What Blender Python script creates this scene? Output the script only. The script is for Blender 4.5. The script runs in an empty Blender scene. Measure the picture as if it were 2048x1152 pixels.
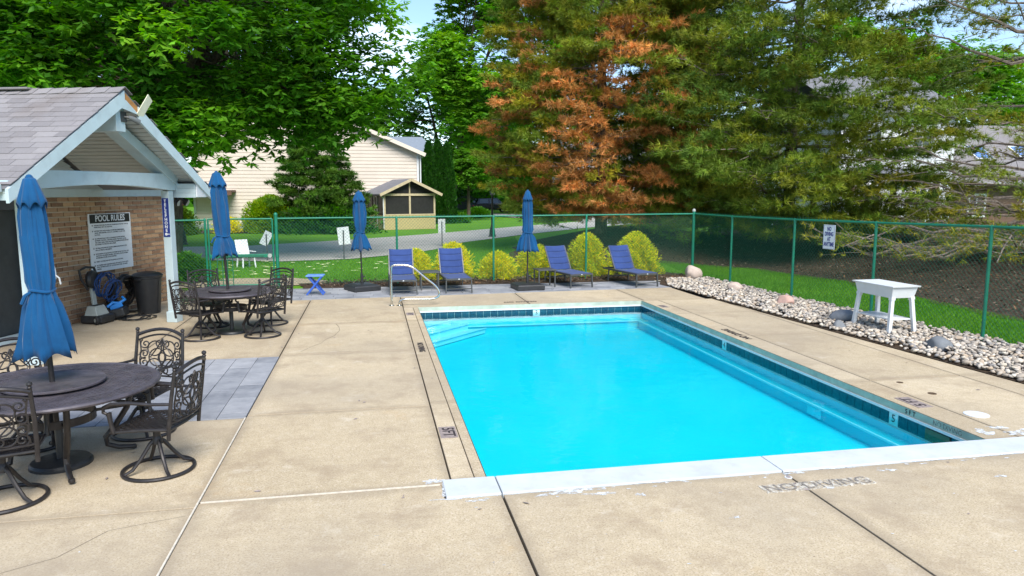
import bpy, bmesh, math, random
import numpy as np
from mathutils import Vector, Matrix, Euler
R = math.radians
random.seed(7)
rng = np.random.default_rng(11)
scene = bpy.context.scene
COL = scene.collection

# ------------------------------------------------------------------ camera, sky, sun, exposure
PITCH, YAW = R(7.587), R(10.919)
cam_d = bpy.data.cameras.new('camera'); cam = bpy.data.objects.new('camera', cam_d); COL.objects.link(cam)
cam.location = (0, 0, 2.4); cam.rotation_euler = (R(90) - PITCH, 0, -YAW)
cam_d.sensor_width = 36; cam_d.lens = 25.47; cam_d.clip_end = 2000; cam_d.clip_start = .05
scene.camera = cam
SUN_AZ, SUN_EL = R(172), R(48)
world = bpy.data.worlds.new('World'); scene.world = world; world.use_nodes = True
wn = world.node_tree; wn.nodes.clear()
sky = wn.nodes.new('ShaderNodeTexSky'); sky.sky_type = 'NISHITA'; sky.sun_disc = False
sky.sun_elevation = SUN_EL; sky.sun_rotation = SUN_AZ; sky.air_density = 1.0; sky.dust_density = 0.15; sky.ozone_density = 3.0
tc = wn.nodes.new('ShaderNodeTexCoord'); mp = wn.nodes.new('ShaderNodeMapping'); mp.inputs['Scale'].default_value = (1, 1, 2.6)
cn = wn.nodes.new('ShaderNodeTexNoise'); cn.inputs['Scale'].default_value = 3.2; cn.inputs['Detail'].default_value = 7
cr_ = wn.nodes.new('ShaderNodeValToRGB'); cr_.color_ramp.elements[0].position = .58; cr_.color_ramp.elements[1].position = .80
cm = wn.nodes.new('ShaderNodeMix'); cm.data_type = 'RGBA'; cm.inputs[7].default_value = (8, 8.6, 9.5, 1)
bg = wn.nodes.new('ShaderNodeBackground'); bg.inputs['Strength'].default_value = 0.115
wo = wn.nodes.new('ShaderNodeOutputWorld')
wn.links.new(tc.outputs['Generated'], mp.inputs['Vector']); wn.links.new(mp.outputs[0], cn.inputs['Vector'])
wn.links.new(cn.outputs['Fac'], cr_.inputs[0]); wn.links.new(cr_.outputs[0], cm.inputs[0])
wn.links.new(sky.outputs[0], cm.inputs[6]); wn.links.new(cm.outputs[2], bg.inputs['Color']); wn.links.new(bg.outputs[0], wo.inputs[0])
sun_d = bpy.data.lights.new('sun', 'SUN'); sun = bpy.data.objects.new('sun', sun_d); COL.objects.link(sun)
sun_d.energy = 2.9; sun_d.angle = R(34); sun_d.color = (1, .95, .87)
tosun = Vector((math.sin(SUN_AZ) * math.cos(SUN_EL), math.cos(SUN_AZ) * math.cos(SUN_EL), math.sin(SUN_EL)))
sun.rotation_euler = tosun.to_track_quat('Z', 'Y').to_euler()
vs = scene.view_settings
vs.view_transform = 'Standard'; vs.look = 'None'; vs.gamma = 1; vs.use_curve_mapping = False; vs.exposure = 1.05
scene.render.engine = 'CYCLES'
scene.cycles.max_bounces = 8; scene.cycles.transparent_max_bounces = 16

# ------------------------------------------------------------------ helpers
class MB:
    """collects shapes; build() links them as ONE mesh object"""
    def __init__(s): s.v = []; s.f = []
    def add(s, vs_, fs):
        o = len(s.v); s.v += [tuple(p) for p in vs_]; s.f += [tuple(i + o for i in q) for q in fs]; return s
    def box(s, c, d, rot=None):
        h = [x / 2 for x in d]; P = []
        for z in (-1, 1):
            for x, y in ((-1, -1), (1, -1), (1, 1), (-1, 1)):
                p = Vector((x * h[0], y * h[1], z * h[2]))
                if rot is not None: p = rot @ p
                P.append(p + Vector(c))
        return s.add(P, [(3, 2, 1, 0), (4, 5, 6, 7), (0, 1, 5, 4), (1, 2, 6, 5), (2, 3, 7, 6), (3, 0, 4, 7)])
    def bar(s, a, b, w, h, up=(0, 0, 1)):
        a = Vector(a); b = Vector(b); d = (b - a); L = d.length; d.normalize(); u = Vector(up)
        if abs(d.dot(u)) > .98: u = Vector((1, 0, 0))
        sd = d.cross(u).normalized(); u = sd.cross(d)
        rot = Matrix((sd, d, u)).transposed()
        return s.box((a + b) / 2, (w, L, h), rot)
    def tube(s, path, r, n=8, closed=False, cap=True):
        path = [Vector(p) for p in path]; m = len(path)
        rr = r if isinstance(r, (list, tuple)) else [r] * m
        P = []; prev = None
        for i, p in enumerate(path):
            if closed: t = path[(i + 1) % m] - path[i - 1]
            else: t = path[min(i + 1, m - 1)] - path[max(i - 1, 0)]
            if t.length < 1e-9: t = Vector((0, 0, 1))
            t.normalize()
            if prev is None:
                q = Vector((0, 0, 1)) if abs(t.z) < .9 else Vector((1, 0, 0))
            else: q = prev
            a = (q - t * q.dot(t))
            if a.length < 1e-6: a = t.orthogonal()
            a.normalize(); prev = a; b = t.cross(a)
            for k in range(n):
                th = 2 * math.pi * k / n
                P.append(p + (a * math.cos(th) + b * math.sin(th)) * rr[i])
        F = []
        for i in range(m if closed else m - 1):
            j = (i + 1) % m
            for k in range(n):
                l = (k + 1) % n
                F.append((i * n + k, i * n + l, j * n + l, j * n + k))
        if cap and not closed:
            F.append(tuple(range(n - 1, -1, -1))); F.append(tuple((m - 1) * n + k for k in range(n)))
        return s.add(P, F)
    def lathe(s, prof, n=24, c=(0, 0, 0), fold=None):
        P = []; F = []; m = len(prof)
        for i, (r, z) in enumerate(prof):
            for k in range(n):
                th = 2 * math.pi * k / n
                q = r if fold is None else fold(r, z, th, i)
                if isinstance(q, tuple): q, zz = q
                else: zz = z
                P.append((c[0] + q * math.cos(th), c[1] + q * math.sin(th), c[2] + zz))
        for i in range(m - 1):
            for k in range(n):
                l = (k + 1) % n
                F.append((i * n + k, i * n + l, (i + 1) * n + l, (i + 1) * n + k))
        shut = prof[0] == prof[-1]
        if prof[0][0] > 1e-4 and not shut: F.append(tuple(range(n - 1, -1, -1)))
        if prof[-1][0] > 1e-4 and not shut: F.append(tuple((m - 1) * n + k for k in range(n)))
        return s.add(P, F)
    def prism(s, poly, z0, z1):
        n = len(poly)
        P = [(x, y, z0) for x, y in poly] + [(x, y, z1) for x, y in poly]
        F = [tuple(range(n - 1, -1, -1)), tuple(range(n, 2 * n))]
        F += [(i, (i + 1) % n, n + (i + 1) % n, n + i) for i in range(n)]
        return s.add(P, F)
    def quad(s, a, b, c, d): return s.add([a, b, c, d], [(0, 1, 2, 3)])
    def xf(s, M, start=0):
        s.v = s.v[:start] + [tuple(M @ Vector(p)) for p in s.v[start:]]; return s
    def mesh(s, name, smooth=False):
        me = bpy.data.meshes.new(name); me.from_pydata(s.v, [], s.f); me.update()
        if smooth:
            me.polygons.foreach_set('use_smooth', [True] * len(me.polygons))
            try: me.set_sharp_from_angle(angle=R(40))
            except Exception: pass
        return me
    def build(s, name, m, parent=None, smooth=False, bevel=0, loc=None, rot=None):
        return link(name, s.mesh(name, smooth), m, parent, bevel, loc, rot)

def link(name, me, m, parent=None, bevel=0, loc=None, rot=None):
    if m is not None and not me.materials: me.materials.append(m)
    o = bpy.data.objects.new(name, me); COL.objects.link(o)
    if parent is not None: o.parent = parent
    if loc is not None: o.location = loc
    if rot is not None: o.rotation_euler = rot
    if bevel:
        b = o.modifiers.new('bevel', 'BEVEL'); b.width = bevel; b.segments = 2; b.limit_method = 'ANGLE'
    return o
def tag(o, label=None, cat=None, group=None, kind=None):
    if label: o['label'] = label
    if cat: o['category'] = cat
    if group: o['group'] = group
    if kind: o['kind'] = kind
    return o
def thing(name, label, cat, loc=(0, 0, 0), rz=0, group=None):
    o = bpy.data.objects.new(name, None); COL.objects.link(o); o.empty_display_size = .2
    o.location = loc; o.rotation_euler = (0, 0, rz)
    return tag(o, label, cat, group)
def copy_tree(o, parent=None):
    c = o.copy(); COL.objects.link(c); c.parent = parent
    for ch in [k for k in bpy.data.objects if k.parent == o]: copy_tree(ch, c)
    return c
def text_mesh(body, size, align='CENTER', ext=.0012, sx=1.0, bold=0, space=1.0):
    cu = bpy.data.curves.new('lettering', 'FONT'); cu.body = body; cu.size = size; cu.align_x = align; cu.align_y = 'CENTER'
    cu.extrude = ext; cu.offset = bold; cu.resolution_u = 3; cu.space_line = space
    ob = bpy.data.objects.new('lettering', cu); COL.objects.link(ob)
    bpy.context.view_layer.update()
    me = bpy.data.meshes.new_from_object(ob)
    bpy.data.objects.remove(ob); bpy.data.curves.remove(cu)
    if sx != 1:
        for v in me.vertices: v.co.x *= sx
    return me
def mesh_np(name, V, F, m, parent=None, colors=None, smooth=False):
    """numpy tri / quad mesh; F is (n,3) or (n,4); colors (nv,3)"""
    V = np.asarray(V, np.float32); F = np.asarray(F, np.int32)
    me = bpy.data.meshes.new(name); nf, k = F.shape
    me.vertices.add(len(V)); me.vertices.foreach_set('co', V.ravel())
    me.loops.add(nf * k); me.loops.foreach_set('vertex_index', F.ravel())
    me.polygons.add(nf); me.polygons.foreach_set('loop_start', np.arange(0, nf * k, k, dtype=np.int32))
    me.polygons.foreach_set('loop_total', np.full(nf, k, np.int32))
    if smooth: me.polygons.foreach_set('use_smooth', np.ones(nf, bool))
    me.update(calc_edges=True)
    if colors is not None:
        ca = me.color_attributes.new('Col', 'FLOAT_COLOR', 'POINT')
        c4 = np.ones((len(V), 4), np.float32); c4[:, :3] = colors; ca.data.foreach_set('color', c4.ravel())
    return link(name, me, m, parent)

# ------------------------------------------------------------------ materials
class NT:
    def __init__(s, name):
        s.m = bpy.data.materials.new(name); s.m.use_nodes = True; s.t = s.m.node_tree; s.t.nodes.clear()
        s.out = s.n('ShaderNodeOutputMaterial'); s.b = s.n('ShaderNodeBsdfPrincipled'); s.l(s.b.outputs[0], s.out.inputs[0])
        s.geo = s.n('ShaderNodeNewGeometry'); s.pos = s.geo.outputs['Position']
    def n(s, ty, **kw):
        q = s.t.nodes.new(ty)
        for k, v in kw.items(): setattr(q, k, v)
        return q
    def l(s, a, b): s.t.links.new(a, b)
    def noise(s, scale, detail=4, rough=.55, vec=None):
        q = s.n('ShaderNodeTexNoise'); q.inputs['Scale'].default_value = scale; q.inputs['Detail'].default_value = detail
        q.inputs['Roughness'].default_value = rough; s.l(vec or s.pos, q.inputs['Vector']); return q.outputs['Fac']
    def ramp(s, fac, stops, interp='LINEAR'):
        q = s.n('ShaderNodeValToRGB'); e = q.color_ramp.elements; q.color_ramp.interpolation = interp
        while len(e) < len(stops): e.new(.5)
        for i, (p, c) in enumerate(stops):
            e[i].position = p; e[i].color = (*c, 1) if len(c) == 3 else c
        s.l(fac, q.inputs[0]); return q.outputs[0]
    def mix(s, fac, a, b, mode='MIX'):
        q = s.n('ShaderNodeMix', data_type='RGBA', blend_type=mode)
        for sock, val in ((q.inputs[0], fac), (q.inputs[6], a), (q.inputs[7], b)):
            if hasattr(val, 'links'): s.l(val, sock)
            elif isinstance(val, (int, float)): sock.default_value = val
            else: sock.default_value = (*val, 1)
        return q.outputs[2]
    def math(s, op, a, b=0):
        q = s.n('ShaderNodeMath', operation=op)
        for sock, val in ((q.inputs[0], a), (q.inputs[1], b)):
            if hasattr(val, 'links'): s.l(val, sock)
            else: sock.default_value = val
        return q.outputs[0]
    def bump(s, h, strength=.3, dist=.01):
        q = s.n('ShaderNodeBump'); q.inputs['Strength'].default_value = strength; q.inputs['Distance'].default_value = dist
        s.l(h, q.inputs['Height']); s.l(q.outputs[0], s.b.inputs['Normal'])
    def rnd(s):
        oi = s.n('ShaderNodeObjectInfo'); return s.math('FRACT', s.math('ADD', oi.outputs['Random'], s.geo.outputs['Random Per Island']))
    def fin(s, col, rough=.6, metal=0, spec=.5):
        for sock, val in ((s.b.inputs['Base Color'], col), (s.b.inputs['Roughness'], rough)):
            if hasattr(val, 'links'): s.l(val, sock)
            elif isinstance(val, (int, float)): sock.default_value = val
            else: sock.default_value = (*val, 1)
        s.b.inputs['Metallic'].default_value = metal; s.b.inputs['Specular IOR Level'].default_value = spec
        return s.m
def sc(c, k): return tuple(min(1, max(0, x * k)) for x in c)
def mat(name, col, rough=.6, metal=0, var=.12, scale=6, bump=0, bscale=80, bdist=.004, spec=.5, dirt=None):
    t = NT(name)
    n1 = t.noise(scale, 5); c = t.ramp(n1, [(.3, sc(col, 1 - var)), (.7, sc(col, 1 + var))])
    if dirt: c = t.mix(t.ramp(t.noise(dirt[1], 6, .65), [(.5, (0, 0, 0)), (.75, (dirt[2],) * 3)]), c, dirt[0])
    if bump: t.bump(t.noise(bscale, 3), bump, bdist)
    r = t.ramp(t.noise(scale * 2.3, 4), [(.3, (rough * .85,) * 3), (.7, (min(1, rough * 1.12),) * 3)])
    return t.fin(c, r, metal, spec)
def foliage(name, trans=.48, rough=.55):
    t = NT(name); a = t.n('ShaderNodeVertexColor', layer_name='Col')
    t.fin(a.outputs[0], rough, 0, .25)
    tr = t.n('ShaderNodeBsdfTranslucent'); mx = t.n('ShaderNodeMixShader'); mx.inputs[0].default_value = trans
    g = t.n('ShaderNodeHueSaturation'); g.inputs['Saturation'].default_value = 1.1; g.inputs['Value'].default_value = 1.3
    t.l(a.outputs[0], g.inputs['Color']); t.l(g.outputs[0], tr.inputs[0])
    t.l(t.b.outputs[0], mx.inputs[1]); t.l(tr.outputs[0], mx.inputs[2]); t.l(mx.outputs[0], t.out.inputs[0])
    return t.m
def concrete(name):
    t = NT(name); pos = t.pos
    base = t.ramp(t.noise(.5, 6, .62), [(.3, (.44, .355, .232)), (.55, (.55, .452, .303)), (.75, (.615, .52, .365))])
    oi = t.n('ShaderNodeObjectInfo')
    base = t.mix(.5, base, t.ramp(oi.outputs['Random'], [(0, (.43, .345, .226)), (1, (.635, .53, .37))]))
    base = t.mix(.6, base, t.ramp(t.noise(9, 6, .7), [(.3, (.78, .76, .73)), (.6, (1, 1, 1))]), 'MULTIPLY')
    base = t.mix(.85, base, t.ramp(t.noise(75, 4, .75), [(.36, (.50, .46, .42)), (.50, (.98, .98, .98)), (.7, (1, 1, 1))]), 'MULTIPLY')
    vo = t.n('ShaderNodeTexVoronoi'); vo.inputs['Scale'].default_value = 85; t.l(pos, vo.inputs['Vector'])
    base = t.mix(t.ramp(vo.outputs['Color'], [(.70, (0, 0, 0)), (.80, (.28, .28, .28))]), base, (.70, .62, .50))
    base = t.mix(t.ramp(t.noise(1.5, 9, .70), [(.50, (0, 0, 0)), (.70, (.75, .75, .75))]), base, (.32, .245, .165))
    base = t.mix(t.ramp(t.noise(2.3, 8, .7), [(.30, (.5, .5, .5)), (.42, (0, 0, 0))]), base, (.66, .59, .47))
    mo = t.n('ShaderNodeMapping'); mo.inputs['Location'].default_value = (31, 7, 3); t.l(pos, mo.inputs[0])
    base = t.mix(t.ramp(t.noise(.9, 7, .7, mo.outputs[0]), [(.60, (0, 0, 0)), (.74, (.45, .45, .45))]), base, (.45, .27, .10))
    gm = t.n('ShaderNodeTexCoord'); sx_ = t.n('ShaderNodeSeparateXYZ'); t.l(gm.outputs['Generated'], sx_.inputs[0])
    ex = t.math('MINIMUM', sx_.outputs[0], t.math('SUBTRACT', 1.0, sx_.outputs[0])); ey = t.math('MINIMUM', sx_.outputs[1], t.math('SUBTRACT', 1.0, sx_.outputs[1]))
    ed_ = t.math('ADD', t.math('MINIMUM', ex, ey), t.math('MULTIPLY', t.math('SUBTRACT', t.noise(3.5, 6, .7), .5), .09))
    base = t.mix(t.ramp(ed_, [(.0, (.55, .55, .55)), (.045, (0, 0, 0))]), base, (.27, .215, .15))
    base = t.mix(t.ramp(t.noise(.33, 5, .6, mo.outputs[0]), [(.42, (0, 0, 0)), (.66, (.6, .6, .6))]), base, (.33, .275, .205))
    base = t.mix(t.ramp(t.noise(38, 2, .5), [(.73, (0, 0, 0)), (.76, (.8, .8, .8))]), base, (.15, .11, .08))
    t.bump(t.noise(110, 4, .7), .45, .004)
    return t.fin(base, .9, 0, .2)
def pavermat(name):
    t = NT(name); r = t.rnd()
    c = t.ramp(r, [(0, (.17, .18, .20)), (.5, (.25, .26, .28)), (1, (.34, .345, .36))])
    c = t.mix(.45, c, t.ramp(t.noise(3.2, 6, .65), [(.3, (.12, .125, .145)), (.5, (.27, .275, .29)), (.7, (.42, .42, .43))]))
    t.bump(t.noise(160, 3), .25, .003); return t.fin(c, .8, 0, .3)
def brickmat(name):
    t = NT(name); r = t.rnd()
    c = t.ramp(r, [(0, (.16, .085, .05)), (.25, (.32, .175, .095)), (.5, (.46, .29, .16)), (.75, (.30, .155, .085)), (1, (.55, .36, .20))])
    c = t.mix(.35, c, t.ramp(t.noise(38, 4, .7), [(.3, (.12, .07, .05)), (.7, (.42, .28, .17))]))
    t.bump(t.noise(120, 4), .4, .004); return t.fin(c, .9, 0, .2)
def shinglemat(name):
    t = NT(name); r = t.rnd()
    c = t.ramp(r, [(0, (.165, .158, .160)), (.5, (.23, .218, .220)), (1, (.295, .28, .28))])
    c = t.mix(.4, c, t.ramp(t.noise(220, 2), [(.3, (.09, .085, .09)), (.7, (.38, .35, .36))]))
    c = t.mix(t.ramp(t.noise(1.1, 6, .6), [(.5, (0, 0, 0)), (.72, (.5, .5, .5))]), c, (.16, .13, .115))
    t.bump(t.noise(300, 2), .5, .003); return t.fin(c, .95, 0, .15)
def stonemat(name, stops):
    t = NT(name); c = t.ramp(t.rnd(), stops)
    c = t.mix(.4, c, t.ramp(t.noise(16, 5, .65), [(.3, (.3, .26, .22)), (.7, (.62, .56, .49))]), 'OVERLAY')
    t.bump(t.noise(70, 4), .3, .006); return t.fin(c, .8, 0, .3)
def lawnmat(name):
    t = NT(name)
    c = t.ramp(t.noise(.45, 6, .6), [(.3, (.075, .21, .010)), (.55, (.11, .28, .014)), (.75, (.16, .34, .022))])
    c = t.mix(.5, c, t.ramp(t.noise(28, 5, .7), [(.3, (.04, .13, .006)), (.7, (.17, .36, .03))]))
    t.bump(t.noise(60, 4, .7), .7, .04); return t.fin(c, .9, 0, .15)
def mulchmat(name):
    t = NT(name)
    c = t.ramp(t.noise(13, 8, .8), [(.34, (.022, .016, .012)), (.5, (.075, .055, .040)), (.66, (.17, .125, .09))])
    c = t.mix(t.ramp(t.noise(.7, 7, .7), [(.45, (0, 0, 0)), (.65, (.5, .5, .5))]), c, (.12, .08, .05))
    t.bump(t.noise(18, 6, .75), 1.0, .08); return t.fin(c, .95, 0, .1)
def roadmat(name):
    t = NT(name)
    c = t.ramp(t.noise(.5, 6), [(.3, (.36, .335, .305)), (.7, (.47, .44, .405))])
    c = t.mix(.4, c, t.ramp(t.noise(60, 3), [(.3, (.28, .26, .24)), (.7, (.55, .52, .48))]))
    t.bump(t.noise(90, 3), .3, .01); return t.fin(c, .92, 0, .2)
def barkmat(name, a=(.06, .045, .032), b=(.16, .125, .095)):
    t = NT(name); mpn = t.n('ShaderNodeMapping'); mpn.inputs['Scale'].default_value = (1, 1, .25); t.l(t.pos, mpn.inputs[0])
    h = t.noise(14, 6, .7, mpn.outputs[0]); c = t.ramp(h, [(.35, a), (.65, b)]); t.bump(h, .8, .04); return t.fin(c, .95, 0, .1)

M_ = {}
M_['concrete'] = concrete('concrete'); M_['joint'] = mat('joint_filler', (.045, .037, .028), .95, var=.4, scale=20)
M_['paver'] = pavermat('grey_paver'); M_['brick'] = brickmat('tan_brick'); M_['mortar'] = mat('mortar', (.62, .52, .39), .95, bump=.3)
M_['shingle'] = shinglemat('grey_shingle'); M_['lawn'] = lawnmat('lawn'); M_['mulch'] = mulchmat('mulch'); M_['road'] = roadmat('road')
M_['stone'] = stonemat('river_stone', [(0, (.22, .205, .19)), (.16, (.56, .51, .44)), (.32, (.36, .32, .27)), (.48, (.68, .63, .55)), (.62, (.25, .25, .255)), (.76, (.48, .39, .29)), (.88, (.42, .39, .35)), (1, (.64, .58, .49))])
M_['boulder_pale'] = stonemat('pale_boulder', [(0, (.50, .42, .36)), (1, (.55, .46, .40))])
M_['boulder_pink'] = stonemat('pink_boulder', [(0, (.48, .32, .27)), (1, (.50, .34, .29))])
M_['boulder_grey'] = stonemat('grey_boulder', [(0, (.16, .18, .20)), (1, (.20, .22, .25))])
M_['bark'] = barkmat('bark'); M_['twig'] = barkmat('twig_bark', (.10, .08, .065), (.25, .205, .17))
M_['leaf'] = foliage('leaf'); M_['needle'] = foliage('needle', .2, .6); M_['grass'] = foliage('grass_blade', .35)
M_['white_paint'] = mat('white_paint', (.64, .66, .67), .5, var=.03, scale=5, dirt=((.55, .52, .46), 9, .35))
M_['trim'] = mat('pale_blue_grey_paint', (.46, .56, .585), .55, var=.05, scale=3, dirt=((.27, .32, .33), 4, .35))
M_['soffit'] = mat('soffit_paint', (.47, .50, .49), .6, var=.06, scale=3)
M_['dark'] = mat('dark_door_paint', (.045, .05, .05), .5, var=.15)
M_['bronze'] = mat('dark_cast_metal', (.034, .030, .030), .42, .35, var=.3, scale=14, bump=.15, bscale=220, bdist=.001)
M_['bronze_top'] = mat('weathered_cast_metal', (.085, .075, .088), .45, .25, var=.3, scale=9, bump=.2, bscale=160, bdist=.001, dirt=((.16, .13, .12), 7, .5))
M_['blue'] = None
def fabric(name, col, fade):
    t = NT(name); c = t.ramp(t.noise(2.5, 5, .6), [(.3, sc(col, .8)), (.7, sc(col, 1.15))])
    c = t.mix(t.ramp(t.noise(7, 6, .7), [(.5, (0, 0, 0)), (.8, (.4, .4, .4))]), c, fade)
    t.bump(t.noise(420, 2), .25, .001); t.b.inputs['Sheen Weight'].default_value = .15
    return t.fin(c, .85, 0, .2)
M_['blue'] = fabric('blue_canopy', (.003, .064, .175), (.008, .088, .205)); M_['blue_in'] = fabric('canopy_lining', (.03, .055, .075), (.06, .09, .11))
M_['sling'] = fabric('blue_sling', (.028, .055, .175), (.042, .075, .205))
M_['chaise'] = mat('grey_chaise_frame', (.075, .08, .08), .45, .3, var=.15)
M_['plastic'] = mat('black_plastic', (.022, .023, .025), .45, var=.2, scale=12); M_['green'] = mat('green_vinyl_coat', (.006, .165, .095), .42, var=.14, scale=5)
M_['wire'] = mat('green_wire', (.012, .13, .075), .5, var=.1); M_['steel'] = mat('stainless', (.62, .61, .57), .18, 1.0, var=.06, scale=30)
M_['bluepaint'] = mat('blue_plastic', (.03, .10, .42), .5, var=.15); M_['bluetop'] = mat('pale_blue_plastic', (.13, .27, .62), .5)
M_['navy'] = mat('navy_sign', (.012, .03, .20), .4); M_['black'] = mat('black_paint', (.012, .012, .013), .5); M_['offwhite'] = mat('sign_white', (.72, .74, .75), .45, var=.03)
M_['ink'] = mat('navy_ink', (.02, .025, .19), .5); M_['greyplastic'] = mat('grey_plastic', (.33, .36, .33), .5); M_['hose_black'] = mat('black_hose', (.018, .017, .017), .5)
M_['hose_blue'] = mat('dark_blue_cable', (.012, .05, .17), .4); M_['hose_bright'] = mat('bright_blue_plastic', (.02, .22, .62), .4); M_['hose_green'] = mat('green_hose', (.05, .09, .045), .5)
M_['siding'] = mat('beige_siding', (.69, .61, .52), .65, var=.04, scale=1); M_['siding_tan'] = mat('tan_siding', (.45, .36, .17), .65, var=.05)
M_['siding_white'] = mat('white_siding', (.66, .67, .69), .6, var=.05); M_['tan_trim'] = mat('tan_trim', (.50, .42, .27), .6)
M_['screen'] = mat('dark_screen', (.018, .018, .017), .5, var=.3); M_['brown'] = mat('brown_timber_and_porch_shade', (.12, .065, .045), .7, var=.2); M_['roof_far'] = mat('far_roof', (.17, .17, .185), .9, var=.15, scale=3, bump=.3, bscale=20)
M_['slate'] = mat('slate_grey_wall', (.07, .075, .085), .8); M_['wood'] = mat('bare_wood', (.42, .19, .055), .8, var=.2); M_['cream'] = mat('cream_trim', (.62, .60, .44), .6)
M_['car'] = mat('black_car_paint', (.012, .012, .014), .2); M_['glass'] = mat('window_glass', (.06, .075, .09), .08, var=.1); M_['rubber'] = mat('rubber', (.015, .015, .015), .8)
M_['brass'] = mat('brown_metal', (.10, .06, .03), .6); M_['red'] = mat('red_cloth', (.45, .03, .03), .7)

# ------------------------------------------------------------------ the setting: terrain, road, beds
def sstep(a, b, x):
    t = np.clip((np.asarray(x, float) - a) / (b - a), 0, 1); return t * t * (3 - 2 * t)
def terr(x, y):
    x = np.asarray(x, float); y = np.asarray(y, float)
    z = 1.05 * np.exp(-((x - 10.2) / 4.2) ** 2 - ((y - 27.5) / 3.6) ** 2)
    z = z + .75 * sstep(11.5, 19, x) * sstep(6, 14, y) * (1 - sstep(30, 42, y))
    return z * sstep(19.4, 22, np.where(x > 9.3, 22, y)) - .012
HX0, HX1, HY0, HY1 = -9.0, 9.0, -8.0, 18.62       # the hole in the lawn that the deck fills
def axis(lo, hi, must, near0, near1, fine, coarse):
    a = list(np.arange(near0, near1 + 1e-6, fine)) + list(np.arange(near1 + coarse, hi, coarse)) + [hi] + list(np.arange(near0 - coarse, lo, -coarse)) + [lo] + list(must)
    return np.unique(np.round(a, 3))
gx = axis(-400, 400, (HX0, HX1), -30, 40, 1.0, 12); gy = axis(-120, 600, (HY0, HY1), -8, 60, 1.0, 15)
XX, YY = np.meshgrid(gx, gy, indexing='ij'); ZZ = terr(XX, YY)
V = np.stack([XX, YY, ZZ], -1).reshape(-1, 3); ny = len(gy)
F = []
for i in range(len(gx) - 1):
    for j in range(ny - 1):
        cx_, cy_ = (gx[i] + gx[i + 1]) / 2, (gy[j] + gy[j + 1]) / 2
        if HX0 < cx_ < HX1 and HY0 < cy_ < HY1: continue
        F.append((i * ny + j, (i + 1) * ny + j, (i + 1) * ny + j + 1, i * ny + j + 1))
ground = mesh_np('lawn', V, F, M_['lawn'], smooth=True); tag(ground, kind='structure')

def sheet(name, poly, m, dz, kind='structure', step=.7, parent=None):
    """flat-ish polygon draped on the terrain"""
    bm = bmesh.new(); bm.faces.new([bm.verts.new((x, y, 0)) for x, y in poly])
    xs = [p[0] for p in poly]; ys = [p[1] for p in poly]
    for ax, lo, hi in ((0, min(xs), max(xs)), (1, min(ys), max(ys))):
        k = lo + step
        while k < hi:
            co = (k, 0, 0) if ax == 0 else (0, k, 0); no = (1, 0, 0) if ax == 0 else (0, 1, 0)
            bmesh.ops.bisect_plane(bm, geom=bm.verts[:] + bm.edges[:] + bm.faces[:], plane_co=co, plane_no=no); k += step
    for v in bm.verts: v.co.z = float(terr(v.co.x, v.co.y)) + dz
    bmesh.ops.recalc_face_normals(bm, faces=bm.faces)
    me = bpy.data.meshes.new(name); bm.to_mesh(me); bm.free()
    if me.polygons and me.polygons[0].normal.z < 0: me.flip_normals()
    o = link(name, me, m, parent)
    if parent is None: tag(o, kind=kind)
    return o
def wavy(pts, amp=.12, n=7):
    out = []
    for (a, b), (c, d) in zip(pts, pts[1:] + pts[:1]):
        for k in range(n):
            t = k / n; out.append((a + (c - a) * t + random.uniform(-amp, amp), b + (d - b) * t + random.uniform(-amp, amp)))
    return out
sheet('road', [(-60, 35), (-20, 30), (-6.7, 27.2), (-3.1, 25.9), (-.8, 26.4), (1.6, 28.4), (3.0, 30.6), (3.1, 32.2), (4.6, 34.6), (8.1, 39.4), (14, 46.5), (24, 56), (40, 66),
      (38, 72), (20, 60), (9.8, 49), (3.2, 41.2), (-1.1, 37), (-5.5, 33.6), (-8, 33.6), (-20, 36.5), (-60, 43)], M_['road'], .03, step=3)
sheet('driveway', [(7.5, 78), (11, 78), (34, 60), (30, 54), (17, 56)], M_['road'], .06, step=4)
sheet('garden_path', [(-6.2, 19.2), (-1.5, 19.25), (-1.2, 20.1), (-2.2, 20.9), (-6.2, 21.5)], M_['concrete'], .02)
sheet('mulch_bed', wavy([(-1.7, 18.55), (9.0, 18.4), (9.0, 19.6), (8.4, 20.5), (4.0, 20.3), (-1.9, 19.6)], .05, 8), M_['mulch'], .022)
sheet('pine_mulch', wavy([(4.6, 22.6), (6.5, 21.3), (9.2, 22.3), (11.6, 20.2), (12.2, 17.0), (11.9, 13.4), (11.7, 8), (12.5, 3), (30, 3), (34, 26), (18, 34), (7.2, 31.5), (5.2, 27)], .22, 8), M_['mulch'], .03, step=1)
sheet('house_bed', wavy([(-13, 44.6), (-6, 44.0), (-5, 47.5), (-13, 48)], .2, 6), M_['mulch'], .03)

# ------------------------------------------------------------------ pool deck and its slabs
M_['plate'] = mat('worn_plate', (.27, .22, .20), .8, var=.25, scale=30); M_['letter'] = mat('worn_dark_lettering', (.045, .038, .04), .8, var=.3, scale=40)
M_['plate_white'] = mat('worn_white_plate', (.60, .54, .44), .8, var=.15, scale=30)
M_['letter_faint'] = mat('faded_lettering', (.24, .22, .21), .85, var=.3, scale=40)
PX0, PX1, PY0, PY1 = .90, 5.84, 5.80, 15.08
deck = MB()
for (x0, x1, y0, y1) in ((HX0, PX0 - .02, HY0, HY1), (PX1 + .02, HX1, HY0, HY1), (PX0 - .02, PX1 + .02, HY0, PY0 - .02), (PX0 - .02, PX1 + .02, PY1 + .02, HY1)):
    deck.quad((x0, y0, -.035), (x1, y0, -.035), (x1, y1, -.035), (x0, y1, -.035))
deck = tag(deck.build('pool_deck', M_['joint']), kind='structure')
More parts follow.
